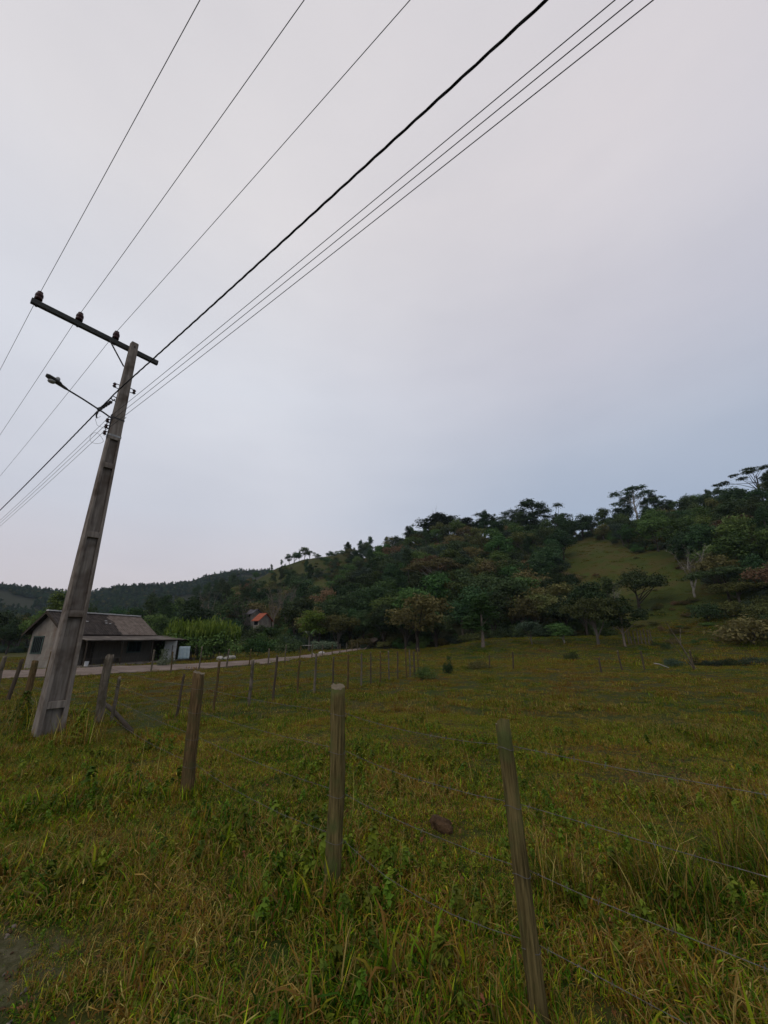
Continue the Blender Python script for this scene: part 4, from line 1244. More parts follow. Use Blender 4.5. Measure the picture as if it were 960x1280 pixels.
# houses among the trees above the lane
def small_house(px, top, d, w, hgt, dep, rz, roofm, label):
    r = ray(px, top); k = d / math.hypot(r[0], r[1]); x, y = r[0] * k, r[1] * k
    ztop = r[2] * k + EYE; z0 = ztop - hgt
    e = empty('hillside_house', (x, y, z0), rz); tag(e, label, 'house')
    eh = hgt * .55; zb = min(0, hz(x, y) - z0) - 1
    mb = MB()
    mb.add([(-w / 2, -dep / 2, zb), (w / 2, -dep / 2, zb), (w / 2, dep / 2, zb), (-w / 2, dep / 2, zb), (-w / 2, -dep / 2, eh), (w / 2, -dep / 2, eh), (w / 2, dep / 2, eh), (-w / 2, dep / 2, eh), (-w / 2, 0, hgt - .1), (w / 2, 0, hgt - .1)],
           [(0, 1, 5, 4), (2, 3, 7, 6), (1, 2, 6, 9, 5), (3, 0, 4, 8, 7)])
    mb.build('wall', 'plaster', e)
    rf = empty('roof', (0, 0, 0)); rf.parent = e
    o_ = .4; sl = (hgt - eh) / (dep / 2)
    roof_slab('roof_slope', (-w / 2 - o_, -dep / 2 - o_, eh - sl * o_), (w / 2 + o_, -dep / 2 - o_, eh - sl * o_), (w / 2 + o_, -.003, hgt), (-w / 2 - o_, -.003, hgt), .1, roofm, rf)
    roof_slab('roof_slope', (-w / 2 - o_, .003, hgt), (w / 2 + o_, .003, hgt), (w / 2 + o_, dep / 2 + o_, eh - sl * o_), (-w / 2 - o_, dep / 2 + o_, eh - sl * o_), .1, roofm, rf)
    mb = MB(); mb.box(-.6, .5, -dep / 2 - .04, -dep / 2 - .005, eh * .35, eh * .8); mb.build('window', 'dark_glass', e)
    return x, y


small_house(329, 767, 92, 1.5, 3.0, 3.6, R(-28), 'red_tile', 'tiny house with bright red tiled roof half hidden among the trees')
small_house(318, 762, 104, 1.9, 2.2, 3.2, R(-30), 'grey_tile', 'tiny house with grey roof just behind the red tiled one')

# ------------------------------------------------------------------ the utility pole
PB = Vector((-6.52, 8.44, 0))
pole = empty('utility_pole', (PB.x, PB.y, hz(PB.x, PB.y)), R(52.5))
ZP = -pole.location.z                                   # so that local heights count from z = 0
pole.location.z = 0
tag(pole, 'concrete utility pole with recessed panels and a long crossarm', 'utility pole')
PH = 9.16


def pw(z):                                              # half widths of the tapering shaft
    f = z / PH
    return .222 + (.083 - .222) * f, .165 + (.068 - .165) * f


mb = MB()


def seg(z0, z1, fx0, fx1, fy0, fy1):
    a, b = pw(z0); c, d = pw(z1)
    mb.frustum(a * fx0, a * fx1, b * fy0, b * fy1, z0, c * fx0, c * fx1, d * fy0, d * fy1, z1)


seg(-.8, 6.3, -1, -.66, -1, 1); seg(-.8, 6.3, .66, 1, -1, 1)              # two flanges
seg(-.8, 6.3, -.655, .655, -.36, .36)                                     # web
for zr in (.47, 2.18, 3.88, 5.56):
    seg(zr, zr + .13, -.657, .657, -.985, .985)                           # ribs
seg(6.302, PH, -1, 1, -1, 1)
mb.frustum(-.083, .083, -.068, .068, PH, -.055, .055, -.045, .045, PH + .025)
shaft = mb.build('shaft', 'concrete', pole)
bv = shaft.modifiers.new('edge', 'BEVEL'); bv.width = .008; bv.segments = 2; bv.limit_method = 'ANGLE'
mb = MB(); mb.bar((-2.06, .125, 9.02), (.66, .125, 9.02), .09, .125)
arm = mb.build('crossarm', 'crossarm_concrete', pole)
bv = arm.modifiers.new('edge', 'BEVEL'); bv.width = .006; bv.segments = 2
mb = MB(); mb.bar((-.55, .065, 9.0), (-.10, .075, 8.42), .035, .008, up=(0, 1, 0)); mb.tube([(-.54, .05, 9.0), (-.54, .19, 9.0)], .01, 6)
mb.tube([(0, -.11, 9.02), (0, .21, 9.02)], .013, 6)
mb.build('brace', 'steel', pole)
for ix in (-1.955, -1.18, -.395):
    mb = MB(); mb.tube([(ix, .125, 8.94), (ix, .125, 9.16)], .012, 6); mb.lathe([(.022, 8.925), (.022, 8.945)], (ix, .125, 0), 8)
    pin = mb.build('insulator_pin', 'steel', pole)
    mb = MB()
    mb.lathe([(0.025, 9.116), (0.069, 9.120), (0.076, 9.133), (0.074, 9.165), (0.069, 9.188), (0.070, 9.197), (0.077, 9.206), (0.076, 9.246), (0.069, 9.277), (0.055, 9.295), (0.050, 9.304), (0.055, 9.318), (0.052, 9.336), (0.029, 9.347)], (ix, .125, 0), 18)
    mb.build('insulator', 'ceramic', pole, True)
# spool brackets on either side at the cable level
for sx, zc in ((-1, 7.76), (1, 7.80)):
    w0, _ = pw(zc)
    mb = MB()
    for dz in (-.055, .055):
        mb.bar((sx * w0, 0, zc + dz), (sx * (w0 + .14), 0, zc + dz), .03, .006)
    mb.tube([(sx * (w0 + .115), 0, zc - .075), (sx * (w0 + .115), 0, zc + .075)], .008, 6)
    br = mb.build('spool_bracket', 'steel', pole)
    mb = MB(); mb.lathe([(.035, -.042), (.042, -.03), (.026, -.008), (.026, .008), (.042, .03), (.035, .042)], (sx * (w0 + .115), 0, zc), 12)
    mb.build('spool', 'ceramic', br, True)
# dead end chain of the thick cable
mb = MB()
P0, P1 = Vector((-.13, .05, 7.42)), Vector((-.385, .10, 7.02))
mb.tube([(-.10, 0, 7.44), (-.2, .03, 7.47), (-.215, .04, 7.38), (-.11, 0, 7.34)], .014, 6)
mb.tube([P0, P1], .012, 6)
for f in (.3, .45, .6, .75, .9, 1.0):
    p = P0.lerp(P1, f); d = (P1 - P0).normalized() * .022
    mb.tube([p - d, p + d], .04 if f < 1 else .05, 10)
mb.tube([P1, P1 + Vector((-.02, .03, -.16)), P1 + Vector((.0, .03, -.22))], .017, 6)
mb.build('dead_end_clamp', 'steel', pole)
# rack of three spools for the thin lower wires
w0, _ = pw(6.6)
mb = MB(); mb.bar((-w0 - .01, 0, 6.32), (-w0 - .01, 0, 6.90), .05, .012, up=(1, 0, 0))
for zc in (6.44, 6.61, 6.77):
    for dz in (-.045, .045):
        mb.bar((-w0, 0, zc + dz), (-w0 - .10, 0, zc + dz), .03, .005)
mb.tube([(-w0 - .075, 0, 6.36), (-w0 - .075, 0, 6.86)], .008, 6)
rack = mb.build('spool_rack', 'steel', pole)
for zc in (6.44, 6.61, 6.77):
    mb = MB(); mb.lathe([(.034, -.035), (.04, -.025), (.025, -.006), (.025, .006), (.04, .025), (.034, .035)], (-w0 - .075, 0, zc), 12)
    mb.build('spool', 'ceramic', rack, True)
for zc in (6.40, 6.86):
    a_, b_ = pw(zc)
    mb = MB()
    for s_ in (-1, 1):
        mb.box(-a_ - .006, a_ + .006, s_ * b_ - .004 if s_ > 0 else -b_ - .004, s_ * b_ + .004 if s_ > 0 else -b_ + .004, zc - .022, zc + .022)
        mb.box(s_ * a_ - .004 + .003 * s_, s_ * a_ + .004 + .003 * s_, -b_ - .006, b_ + .006, zc - .021, zc + .021)
    st = mb.build('strap', 'galvanised' if zc < 6.5 else 'steel', pole)
# loose tails of wire
mb = MB()
mb.tube([(-w0 - .20 + .13 * math.cos(t), -.02 + .05 * math.sin(2 * t), 6.22 + .13 * math.sin(t)) for t in np.linspace(.3, 6.6, 26)], .0035, 5)
mb.tube([(-.33, .08, 6.85), (-.42, .06, 6.72), (-.36, .05, 6.58), (-.22, .02, 6.55), (-w0, 0, 6.6)], .0035, 5)
mb.tube([(w0, -.03, 6.95), (w0 + .03, -.05, 7.0)], .008, 5)
mb.build('wire_tail', 'cable_black', pole)
# the street lamp bolted to the pole
sl = MB(); sl.tube([(-.12, .0, 6.86), (-.30, .0, 6.93), (-.75, 0, 7.075), (-1.10, 0, 7.17)], .020, 8); sl.bar((-.10, 0, 6.80), (-.145, 0, 6.96), .09, .012)
lamp = sl.build('street_lamp', 'lamp_grey', pole); lamp['label'] = 'street lamp on a thin arm reaching over the road'
mb = MB()
V = []
prof = [(1.06, .028, .028, .0), (1.11, .042, .04, .0), (1.17, .048, .045, .005), (1.21, .08, .05, .02), (1.32, .098, .055, .03), (1.43, .094, .045, .035), (1.48, .066, .03, .035)]
for (xx, hw, hh_, dz) in prof:
    zc = 7.17 + (xx - 1.10) * .27 + dz
    for k in range(10):
        a = 2 * math.pi * k / 10
        V.append((-xx, hw * math.cos(a), zc + hh_ * math.sin(a) * (1 if math.sin(a) > 0 else .55)))
Fc = [(i * 10 + k, i * 10 + (k + 1) % 10, (i + 1) * 10 + (k + 1) % 10, (i + 1) * 10 + k) for i in range(6) for k in range(10)] + [tuple(reversed(range(10))), tuple(range(60, 70))]
mb.add(V, Fc); mb.build('lamp_housing', 'lamp_grey', lamp, True)
mb = MB(); mb.lathe([(.01, 7.175), (.06, 7.185), (.075, 7.205), (.075, 7.225)], (-1.36, 0, 0), 14); mb.build('lamp_lens', 'lamp_glass', lamp, True)
mb = MB(); mb.lathe([(.035, 7.27), (.045, 7.28), (.045, 7.335), (.03, 7.365), (.008, 7.372)], (-1.27, 0, 0), 12); mb.build('photocell', 'lamp_glass', lamp, True)

# ------------------------------------------------------------------ the wires
rot_p = Matrix.Translation(PB) @ Matrix.Rotation(R(52.5), 4, 'Z')


def wire(name, label, cat, start, rad, azr, azl, sag=.5, span=38., group=None, mat='wire_metal', twist=None, startl=None):
    p0 = rot_p @ Vector(start); pl = rot_p @ Vector(startl or start)
    pts = []
    for i in range(60, 0, -1):
        s = span * (i / 60) ** 1.3; f = s / span
        pts.append(pl - Vector((math.sin(R(azl)), math.cos(R(azl)), 0)) * s + Vector((0, 0, -4 * sag * f * (1 - f))))
    if startl:
        pts.append(pl)
    pts.append(p0)
    for i in range(1, 81):
        s = span * (i / 80) ** 1.15; f = s / span
        pts.append(p0 + Vector((math.sin(R(azr)), math.cos(R(azr)), 0)) * s + Vector((0, 0, -4 * sag * f * (1 - f))))
    mb = MB()
    if twist:
        # three strands wound round each other
        P = np.array(pts); s = np.concatenate([[0], np.cumsum(np.linalg.norm(np.diff(P, axis=0), axis=1))])
        u = np.linspace(0, s[-1], int(s[-1] / .05)); Q = np.stack([np.interp(u, s, P[:, i]) for i in range(3)], 1)
        D = np.gradient(Q, axis=0); D /= np.linalg.norm(D, axis=1, keepdims=True)
        S = np.cross(D, [0, 0, 1]); S /= np.linalg.norm(S, axis=1, keepdims=True); U = np.cross(S, D)
        for k in range(3):
            a = 2 * math.pi * (u / twist + k / 3)
            mb.tube(Q + (S * np.cos(a)[:, None] + U * np.sin(a)[:, None]) * rad * 1.1, rad, 5)
    else:
        mb.tube(pts, rad, 6)
    o = mb.build(name, mat, None, True)
    tag(o, label, cat, group)
    return o


for i, (ix, lab) in enumerate(((-1.955, 'high line wire on the insulator at the outer end of the crossarm'), (-1.18, 'high line wire on the middle insulator of the crossarm'), (-.395, 'high line wire on the insulator next to the pole top'))):
    wire('power_line', lab, 'power line', (ix, .125, 9.375), .0050, 127.63, 127.62, .5, group='high wires on the crossarm')
wire('power_cable', 'thick black twisted cable running under the crossarm to the pole', 'cable', (-.15, -.12, 7.6), .0080, 127.6, 127.7, .38, mat='cable_black', twist=.9, startl=(-.39, .1, 7.0))
for zc, lab in ((6.77, 'topmost of the three thin wires on the lower spool rack'), (6.61, 'middle one of the three thin wires on the lower spool rack'), (6.44, 'lowest of the three thin wires on the lower spool rack')):
    wire('telephone_wire', lab, 'wire', (-w0 - .075 - .03, 0, zc), .0043, 127.5, 127.6, .42, group='thin wires on the spool rack', mat='cable_black')

# ------------------------------------------------------------------ fences


def post(parent, x, y, h, r, mat='post_wood', lean=(0, 0), split=0.0, n=14, square=False, label=None, top_r=None):
    """a rough wooden post with grooves, an uneven outline and a paler sawn top"""
    z0 = hz(x, y)
    mb = MB(); V = []; rings = 22; a0 = random.uniform(0, 6)
    gro = [random.uniform(.93, 1.05) for _ in range(n)]
    if split:
        gro[2] = 1 - split; gro[3] = 1 - split * .6; gro[-2] = 1 - split * .7
    for i in range(rings):
        f = i / (rings - 1); z = -.35 + (h + .35) * f
        rr = r * (1.07 - .11 * f) + ((top_r or r) - r) * f
        ox, oy = lean[0] * max(z, 0), lean[1] * max(z, 0)
        ox += .006 * math.sin(f * 7 + a0); oy += .006 * math.cos(f * 5 + a0)
        for k in range(n):
            a = 2 * math.pi * k / n
            g = gro[k] * (1 + random.uniform(-.035, .035)) * (1 + .05 * math.sin(f * 9 + a0 * 3 + k * .4))
            if square:
                g *= min(1 / max(abs(math.cos(a)), abs(math.sin(a)), .01), 1.22)
            zz = z + (random.uniform(-.012, .012) if i == rings - 1 else 0) + (.02 * math.cos(a - a0) if i == rings - 1 else 0)
            V.append((x + ox + rr * g * math.cos(a + a0), y + oy + rr * g * math.sin(a + a0), z0 + zz))
    Fc = [(i * n + k, i * n + (k + 1) % n, (i + 1) * n + (k + 1) % n, (i + 1) * n + k) for i in range(rings - 1) for k in range(n)]
    mb.add(V, Fc)
    c = len(mb.v); top = V[-n:]
    m = np.mean(np.array(top), 0); mb.v.append((m[0], m[1], m[2] - .004))
    for k in range(n):
        mb.f.append(((rings - 1) * n + k, (rings - 1) * n + (k + 1) % n, c)); mb.mi.append(1)
    o = mb.build('fence_post', [mat, 'cut_end'], parent)
    for p in o.data.polygons:
        p.use_smooth = p.material_index == 0
    if label:
        o['label'] = label
    return o


def barbed(parent, anchors, rad=.0021, barbs=True, sag=.03, wraps=None):
    """one strand along anchor points, slightly slack, with twisted barbs"""
    mb = MB(); pts = []
    for a, b in zip(anchors[:-1], anchors[1:]):
        a = Vector(a); b = Vector(b); L = (b - a).length; m = max(6, int(L / .25)); sg = sag * random.uniform(.6, 1.5)
        for i in range(m):
            f = i / m
            pts.append(a.lerp(b, f) + Vector((random.uniform(-.003, .003), random.uniform(-.003, .003), -4 * sg * f * (1 - f) + random.uniform(-.003, .003))))
    pts.append(Vector(anchors[-1]))
    mb.tube(pts, rad, 5)
    if barbs:
        for a, b in zip(pts[:-1], pts[1:]):
            for f in (.25, .75):
                p = a.lerp(b, f); d = (b - a).normalized(); s_ = d.orthogonal().normalized()
                for sg in (-1, 1):
                    w = (s_ * math.cos(random.uniform(0, 6)) + d.cross(s_) * math.sin(random.uniform(0, 6))).normalized()
                    mb.tube([p - w * .013, p + w * .013 + d * .004 * sg], rad * .7, 4)
    for (cx_, cy_, cz, rr) in wraps or ():
        mb.tube([(cx_ + rr * math.cos(t), cy_ + rr * math.sin(t), cz + .01 * math.sin(t * 2) + .012 * t / 6) for t in np.linspace(-.4, 6.1, 18)], rad, 4)
    return mb.build('barbed_wire', 'barbed', parent)


near = empty('roadside_fence', (-.39, 3.42, 0)); near.matrix_world = Matrix.Translation((0, 0, 0))
tag(near, 'barbed wire fence on round wooden posts along the road verge', 'fence')
NP = [(-14.4, 15.7, 1.25, .07, 'post_grey', (.03, -.02), 'post'), (-12.0, 13.6, 1.2, .06, 'post_dark', (.08, .02), 'post'), (-10.0, 11.9, 1.22, .085, 'post_wood', (-.03, .02), 'post'), (-8.2, 10.2, 1.2, .075, 'post_dark', (.10, .0), 'post'),
      (-6.0, 9.05, 1.38, .085, 'post_grey', (-.01, .0), 'weathered grey corner post beside the utility pole'), (-2.27, 5.19, 1.28, .064, 'post_wood', (-.035, .0), 'dark squared post left of the round one'),
      (-.40, 3.42, 1.30, .060, 'post_wood_green', (.015, 0), 'straight round post in the middle of the verge'), (.665, 2.37, 1.22, .040, 'post_wood_green', (-.035, .01), 'slim split post with a cracked top'),
      (2.45, .75, 1.25, .06, 'post_wood_green', (0, 0), None), (4.3, -.95, 1.25, .06, 'post_wood', (0, 0), None)]
for (x, y, h, r, m, ln, lab) in NP:
    post(near, x, y, h, r, m, ln, split=.3 if x == .665 else .08, square=(x == -2.27), label=lab if lab and lab != 'post' else None, n=16 if y < 6 else 10)
for zi, zz in enumerate((1.10, .84, .56, .28)):
    A = []; W = []
    for (x, y, h, r, m, ln, lab) in NP:
        z0 = hz(x, y); z = min(zz, h - .06)
        A.append((x + ln[0] * z + .609 * (r + .004), y + ln[1] * z + .793 * (r + .004), z0 + z))
        if y < 10 and y > 0:
            W.append((x + ln[0] * z, y + ln[1] * z, z0 + z - .008, (r * 1.24 if x == -2.27 else r * 1.07)))
    barbed(near, A, rad=.0015, wraps=W, sag=.03 if zi != 3 else .06)
cross = empty('pasture_fence', (0, 0, 0))
tag(cross, 'old wire fence of uneven grey posts crossing the pasture', 'fence')
CP = [(-5.86, 9.25, .9, .05, (.03, .03)), (-4.75, 9.8, .95, .045, (.16, .0)), (-4.25, 10.6, 1.15, .045, (.06, 0)), (-3.62, 11.3, 1.18, .062, (.05, .0)), (-3.25, 12.3, 1.22, .055, (.06, 0)), (-2.85, 13.6, 1.1, .05, (.09, 0)), (-2.38, 14.1, 1.15, .055, (.02, 0)), (-1.85, 14.6, 1.2, .05, (.05, 0)), (-1.4, 15.3, 1.2, .062, (.04, 0)),
      (-.95, 16.1, 1.15, .05, (.0, 0)), (-.62, 17.0, 1.2, .045, (-.02, 0)), (-.25, 17.5, 1.2, .05, (.03, 0)), (.12, 18.0, 1.2, .05, (-.05, 0)), (.5, 18.6, 1.15, .05, (.02, 0)), (.9, 19.1, 1.2, .05, (.0, 0)), (1.1, 19.7, 1.2, .05, (.03, 0)), (1.35, 20.3, 1.15, .06, (.0, 0)), (1.6, 21.1, 1.2, .05, (.0, 0))]
for i, (x, y, h, r, ln) in enumerate(CP):
    post(cross, x, y, h * random.uniform(.94, 1.06), r * .68, ('post_grey', 'post_wood', 'post_dark')[(i * 5) % 3] if i else 'post_grey', (ln[0] * .45, ln[1]), split=.12, n=9)
for zz in (1.02, .7, .38):
    barbed(cross, [(x + ln[0] * .45 * zz, y - r - .004, hz(x, y) + zz) for (x, y, h, r, ln) in CP], .0022, False, .025)
lane_f = empty('lane_fence', (0, 0, 0))
tag(lane_f, 'leaning post and wire fence along the near edge of the farm lane', 'fence')
LP = [(-19.5, 20.3), (-16.6, 20.6), (-14.7, 22.0), (-13.3, 23.8), (-12.6, 24.6), (-11.6, 26.0), (-10.5, 27.6), (-9.6, 29.4), (-8.8, 31.2), (-8.1, 33.4), (-7.5, 36.2), (-7.0, 39.2), (-6.5, 42.6), (-6.0, 46.4), (-5.6, 50.4), (-5.2, 54.5), (-4.8, 59), (-4.4, 64)]
LL = []
for i, (x, y) in enumerate(LP):
    ln = (random.uniform(-.06, .07), random.uniform(-.03, .03)); LL.append(ln)
    post(lane_f, x, y, random.uniform(1.1, 1.4), random.uniform(.04, .06), ('post_grey', 'post_wood', 'post_grey')[i % 3], ln, split=.1, n=8)
for zz in (.95, .6, .3):
    barbed(lane_f, [(x + l[0] * zz, y + l[1] * zz - .07, hz(x, y) + zz) for (x, y), l in zip(LP, LL)], .0024, False, .03)
far_f = empty('far_fence', (0, 0, 0))
tag(far_f, 'few short dark posts of a broken fence at the far side of the pasture', 'fence')
FP = []
for px, b in ((612, 836), (642, 838), (752, 842), (778, 839), (806, 838), (868, 838)):
    x, y, z = hit(px, b); FP.append((x, y)); post(far_f, x, y, random.uniform(.65, .95), .04, 'post_dark', (random.uniform(-.08, .08), 0), n=8)
barbed(far_f, [(x, y, hz(x, y) + .8) for x, y in FP], .002, False, .04)
# pale slim posts at the foot of the clearing
pf = empty('clearing_fence', (0, 0, 0))
tag(pf, 'close row of pale stakes where the clearing meets the pasture', 'fence')
for i in range(9):
    x, y, z = hit(782 + i * 4.2 + random.uniform(-.6, .6), 806)
    post(pf, x, y, random.uniform(1.4, 1.9), .07, 'post_grey', (random.uniform(-.05, .05), 0), n=7)
# thin pale pole behind the cane
px0, py0 = 276, 800
r_ = ray(px0, py0); k_ = 64 / math.hypot(r_[0], r_[1]); x, y = r_[0] * k_, r_[1] * k_
e = empty('slim_pole', (x, y, hz(x, y))); e.scale = (1.1, 1.1, 1.22); tag(e, 'slim pale pole with a short cross piece rising behind the cane', 'pole')
mb = MB(); mb.tube([(0, 0, -.3), (0, 0, 2.2), (.02, 0, 4.1)], [.07, .06, .05], 8); mb.build('shaft', 'post_grey', e)
mb = MB(); mb.bar((-.3, .06, 3.75), (.28, .06, 3.7), .06, .07); mb.build('cross_piece', 'post_grey', e)
# low rough table / trough at the lane end
x, y, z = hit(381, 815); e = empty('trough', (x, y, z)); tag(e, 'small pale topped stand beside the lane near the banana plant', 'stand')
mb = MB(); mb.box(-.9, .9, -.4, .4, .85, .93); mb.build('top', 'stone_pale', e)
for sx in (-.75, .75):
    for sy in (-.3, .3):
        mb = MB(); mb.tube([(sx, sy, -.1), (sx, sy, .848)], .05, 6); mb.build('leg', 'post_dark', e)


def rock(name, x, y, s, mat, label, seed, cat='stone', flat=.6, sink=.15):
    import bmesh
    bm = bmesh.new(); bmesh.ops.create_icosphere(bm, subdivisions=3, radius=1)
    for v in bm.verts:
        c = v.co
        k = 1 + .35 * float(fbm(np.array([c.x * 1.3 + seed]), np.array([c.y * 1.3 + c.z * 1.7]), seed, 3)[0]) * 2
        v.co = Vector((c.x * s * k, c.y * s * k * .8, c.z * s * flat * k))
    me = bpy.data.meshes.new(name); bm.to_mesh(me); bm.free(); me.materials.append(MATS[mat])
    o = bpy.data.objects.new(name, me); COL.objects.link(o); o.location = (x, y, hz(x, y) + s * flat * (1 - sink) - .02)
    o.rotation_euler = (0, 0, seed * 1.3)
    tag(o, label, cat)
    return o


for i, (px, b, s, lab) in enumerate(((275, 825.5, .36, 'pale boulder on the lane verge, leftmost of the pale ones'), (282, 825, .30, 'smaller pale boulder between its two pale neighbours'), (289, 825, .42, 'largest pale boulder lying at the far edge of the lane'), (391, 819, .22, 'small pale stone at the near edge of the lane'))):
    x, y, z = hit(px, b); rock('boulder', x, y, s, 'stone_pale', lab, i + 3)
x, y, z = hit(553, 1040, 2.0); rock('earth_clod', x, y, .11, 'clod', 'dark brown clod of earth in the grass between two near posts', 9, 'clod', .7, .45)
x, y, z = hit(402, 818); e = rock('boulder', x, y, .5, 'stone_pale', 'low pale heap of rubble near the lane end', 21, 'rubble', .4)
# fallen stick by the corner post
mb = MB()
x0, y0, z0 = hit(128, 891, 5.0); x1, y1, z1 = hit(166, 919, 5.0)
a = Vector((x0, y0, hz(x0, y0) + .2)); b = Vector((x1, y1, hz(x1, y1) + .05))
mb.tube([a, a.lerp(b, .3) + Vector((0, 0, .03)), a.lerp(b, .65) + Vector((.02, .02, -.02)), b], [.045, .05, .042, .035], 9, lump=.15)
o = mb.build('fallen_branch', 'log_bark', None, True); tag(o, 'thick dark stick lying aslant from the grey corner post into the grass', 'branch')
# dry leaning stem by the ditch, bare white stick
x, y, z = hit(870, 836)
mb = MB(); mb.tube([(x, y, z - .1), (x - .5, y, z + 1.2), (x - 1.0, y, z + 2.3)], [.045, .035, .015], 6); mb.tube([(x - .1, y, z), (x - .9, y + .1, z + 1.3)], [.03, .012], 5); mb.tube([(x - .5, y, z + 1.2), (x - .3, y, z + 2.0)], [.03, .01], 5)
tag(mb.build('leaning_snag', 'post_grey', None), 'leaning dry snag standing before the ditch shrubs', 'snag')
x, y, z = hit(828, 837)
mb = MB(); mb.tube([(x - .35, y, z + .30), (x - .1, y, z + .26), (x + .35, y, z + .08)], [.03, .028, .015], 6)
tag(mb.build('fallen_branch', 'stone_pale', None), 'bare whitish branch lying in the far pasture below the clearing', 'branch')
# pale snag at the wood edge
x, y, z = hit(579, 803)
mb = MB(); mb.tube([(x, y, z - .2), (x + .05, y, z + 2), (x, y, z + 4.2)], [.2, .18, .14], 8)
tag(mb.build('tree_stump', 'post_grey', None), 'tall pale broken trunk at the wood edge', 'dead trunk')
# tall dry grass tussock behind the fence on the right
for j, (tx, ty, sc_, lab) in enumerate(((1.85, 3.25, 1.0, 'tall tussock of dry and green grass behind the slim split post'), (2.75, 3.5, 1.15, 'large dark tussock of long grass past the slim split post, cut by the picture edge'), (1.15, 3.35, .7, 'smaller tussock with dry stems left of the tall one behind the fence'))):
    e = empty('grass_tussock', (tx, ty, hz(tx, ty))); tag(e, lab, 'tussock')
    m = tuft_mesh('blades', 900 + j, 460, .30 * sc_, .16 * sc_, .50 * sc_, .0062, .38, .45, 'grass_tussock')
    o = bpy.data.objects.new('blades', m); COL.objects.link(o); o.parent = e
    m = tuft_mesh('dry_stems', 930 + j, 34, .26 * sc_, .4 * sc_, .85 * sc_, .005, .3, .45, 'grass_dry', .4)
    o = bpy.data.objects.new('dry_stems', m); COL.objects.link(o); o.parent = e
# weeds left of the utility pole
for j, (px, b, sc_, lab) in enumerate(((22, 915, 1.0, 'tall brown weeds at the left picture edge before the pole foot'), (98, 930, .7, 'tuft of leafy weeds right at the pole foot'))):
    x, y, z = hit(px, b, 4.0); e = empty('weed_clump', (x, y, z)); tag(e, lab, 'weeds')
    m = tuft_mesh('dry_stems', 960 + j, 150, .55 * sc_, .45 * sc_, 1.0 * sc_, .008, .22, .3, 'grass_dry', .4)
    o = bpy.data.objects.new('dry_stems', m); COL.objects.link(o); o.parent = e
    m = weed_mesh('leaves', 970 + j, 240, .75 * sc_, .085, 'leaf_weed')
    o = bpy.data.objects.new('leaves', m); COL.objects.link(o); o.parent = e

# ------------------------------------------------------------------ haze
HAZE = 0.00012
if HAZE:
    mb = MB(); mb.box(-1720, 1720, -1720, 1720, float(GZ.min()) - 1.5, float(GZ.max()) + 60)
    t = NT('haze_air'); pv = t.n('ShaderNodeVolumePrincipled')
    pv.inputs['Color'].default_value = (.66, .82, 1, 1); pv.inputs['Density'].default_value = HAZE
    pv.inputs['Anisotropy'].default_value = .1
    t.l(pv, 'Volume', t.out, 'Volume')
    o = mb.build('haze', 'haze_air', None); tag(o, 'thin bluish evening haze', None, None, 'stuff')

# ------------------------------------------------------------------ sky and light
world = bpy.data.worlds.new('World'); SC.world = world; world.use_nodes = True
nt = world.node_tree; nt.nodes.clear()
N = nt.nodes.new; L = nt.links.new
SUN_EL, SUN_AZ = 38, -150            # a veiled sun high behind the photographer's left shoulder
wo = N('ShaderNodeOutputWorld'); bg = N('ShaderNodeBackground'); L(bg.outputs[0], wo.inputs[0])
bg.inputs['Strength'].default_value = .1
sky = N('ShaderNodeTexSky'); sky.sky_type = 'NISHITA'; sky.sun_disc = False
sky.sun_elevation = R(SUN_EL); sky.sun_rotation = R(SUN_AZ)
tc = N('ShaderNodeTexCoord'); sp = N('ShaderNodeSeparateXYZ'); L(tc.outputs['Generated'], sp.inputs[0])


def wramp(src, stops):
    r = N('ShaderNodeValToRGB'); cr = r.color_ramp
    while len(cr.elements) > 1:
        cr.elements.remove(cr.elements[0])
    for i, (p, c) in enumerate(stops):
        e = cr.elements[0] if i == 0 else cr.elements.new(p)
        e.position = p; e.color = (*c, 1)
    L(src, r.inputs['Fac']); return r


def wmix(f, a, b, mode='MIX'):
    m = N('ShaderNodeMix'); m.data_type = 'RGBA'; m.blend_type = mode
    if isinstance(f, (int, float)): m.inputs[0].default_value = f
    else: L(f, m.inputs[0])
    for v, k in ((a, 6), (b, 7)):
        if isinstance(v, tuple): m.inputs[k].default_value = (*v, 1)
        else: L(v, m.inputs[k])
    return m.outputs[2]


# the cloud sheet: lilac grey overhead, bluer and darker low ahead, a warm pale band low on the left
elev = wramp(sp.outputs['Z'], [(.0, (.40, .47, .57)), (.20, (.37, .45, .58)), (.38, (.455, .51, .615)), (.58, (.61, .61, .68)), (.82, (.72, .685, .71)), (1., (.72, .69, .71))])
left = N('ShaderNodeMath'); left.operation = 'MULTIPLY_ADD'; L(sp.outputs['X'], left.inputs[0]); left.inputs[1].default_value = -.5; left.inputs[2].default_value = .5
lf = wramp(left.outputs[0], [(.30, (0, 0, 0)), (.62, (1, 1, 1))])
band = wramp(sp.outputs['Z'], [(.0, (.70, .61, .60)), (.16, (.66, .63, .67)), (.28, (.63, .65, .72)), (.55, (.74, .76, .82)), (.8, (.75, .73, .75)), (1., (.74, .71, .725))])
c1 = wmix(lf.outputs[0], elev.outputs[0], band.outputs[0])
mp = N('ShaderNodeMapping'); mp.inputs['Scale'].default_value = (1, 1, 2.4); L(tc.outputs['Generated'], mp.inputs[0])
nz = N('ShaderNodeTexNoise'); nz.inputs['Scale'].default_value = 1.7; nz.inputs['Detail'].default_value = 4; nz.inputs['Roughness'].default_value = .5
L(mp.outputs[0], nz.inputs['Vector'])
cl_ = wramp(nz.outputs['Fac'], [(.3, (.935, .94, .95)), (.7, (1.045, 1.04, 1.03))])
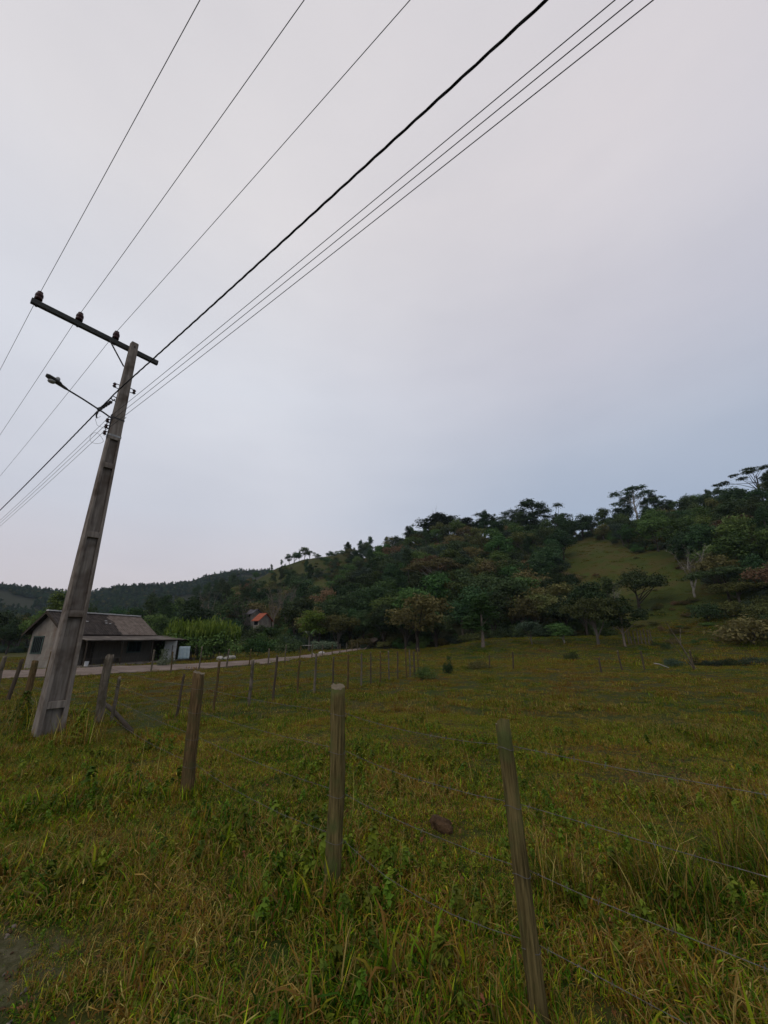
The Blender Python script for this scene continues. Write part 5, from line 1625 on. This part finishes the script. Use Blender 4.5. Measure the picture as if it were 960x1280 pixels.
mp2 = N('ShaderNodeMapping'); mp2.inputs['Scale'].default_value = (1, 1, 4.5); mp2.inputs['Rotation'].default_value = (.1, .15, .6); L(tc.outputs['Generated'], mp2.inputs[0])
nz2 = N('ShaderNodeTexNoise'); nz2.inputs['Scale'].default_value = 4.2; nz2.inputs['Detail'].default_value = 5; nz2.inputs['Roughness'].default_value = .55
L(mp2.outputs[0], nz2.inputs['Vector'])
cl2 = wramp(nz2.outputs['Fac'], [(.3, (.986, .987, .99)), (.7, (1.010, 1.009, 1.008))])
c2 = wmix(1.0, wmix(1.0, c1, cl_.outputs[0], 'MULTIPLY'), cl2.outputs[0], 'MULTIPLY')
c3 = wmix(1.0, c2, (9.9, 9.9, 10.0), 'MULTIPLY')
c4 = wmix(.05, c3, sky.outputs[0])
L(c4, bg.inputs['Color'])
sl_ = bpy.data.lights.new('veiled_sun', 'SUN'); sl_.energy = .5; sl_.angle = R(40); sl_.color = (1, .95, .9)
so = bpy.data.objects.new('veiled_sun', sl_); COL.objects.link(so)
sd = Vector((math.sin(R(SUN_AZ)) * math.cos(R(SUN_EL)), math.cos(R(SUN_AZ)) * math.cos(R(SUN_EL)), math.sin(R(SUN_EL))))
so.rotation_euler = sd.to_track_quat('Z', 'Y').to_euler()

# ------------------------------------------------------------------ camera and output
cam = bpy.data.cameras.new('camera'); cam.sensor_fit = 'HORIZONTAL'; cam.sensor_width = 36
cam.lens = 36 * F_PX / 960; cam.clip_start = .05; cam.clip_end = 6000
co = bpy.data.objects.new('camera', cam); COL.objects.link(co)
co.matrix_world = Matrix.Translation((0, 0, EYE)) @ Matrix.Rotation(R(90) + PITCH, 4, 'X') @ Matrix.Rotation(ROLL, 4, 'Z')
SC.camera = co
SC.view_settings.view_transform = 'Standard'; SC.view_settings.look = 'None'
SC.view_settings.exposure = 0; SC.view_settings.gamma = 1; SC.view_settings.use_curve_mapping = False
SC.render.engine = 'CYCLES'
SC.cycles.max_bounces = 6; SC.cycles.diffuse_bounces = 2; SC.cycles.glossy_bounces = 2; SC.cycles.transmission_bounces = 3
SC.cycles.volume_bounces = 0; SC.cycles.use_denoising = True
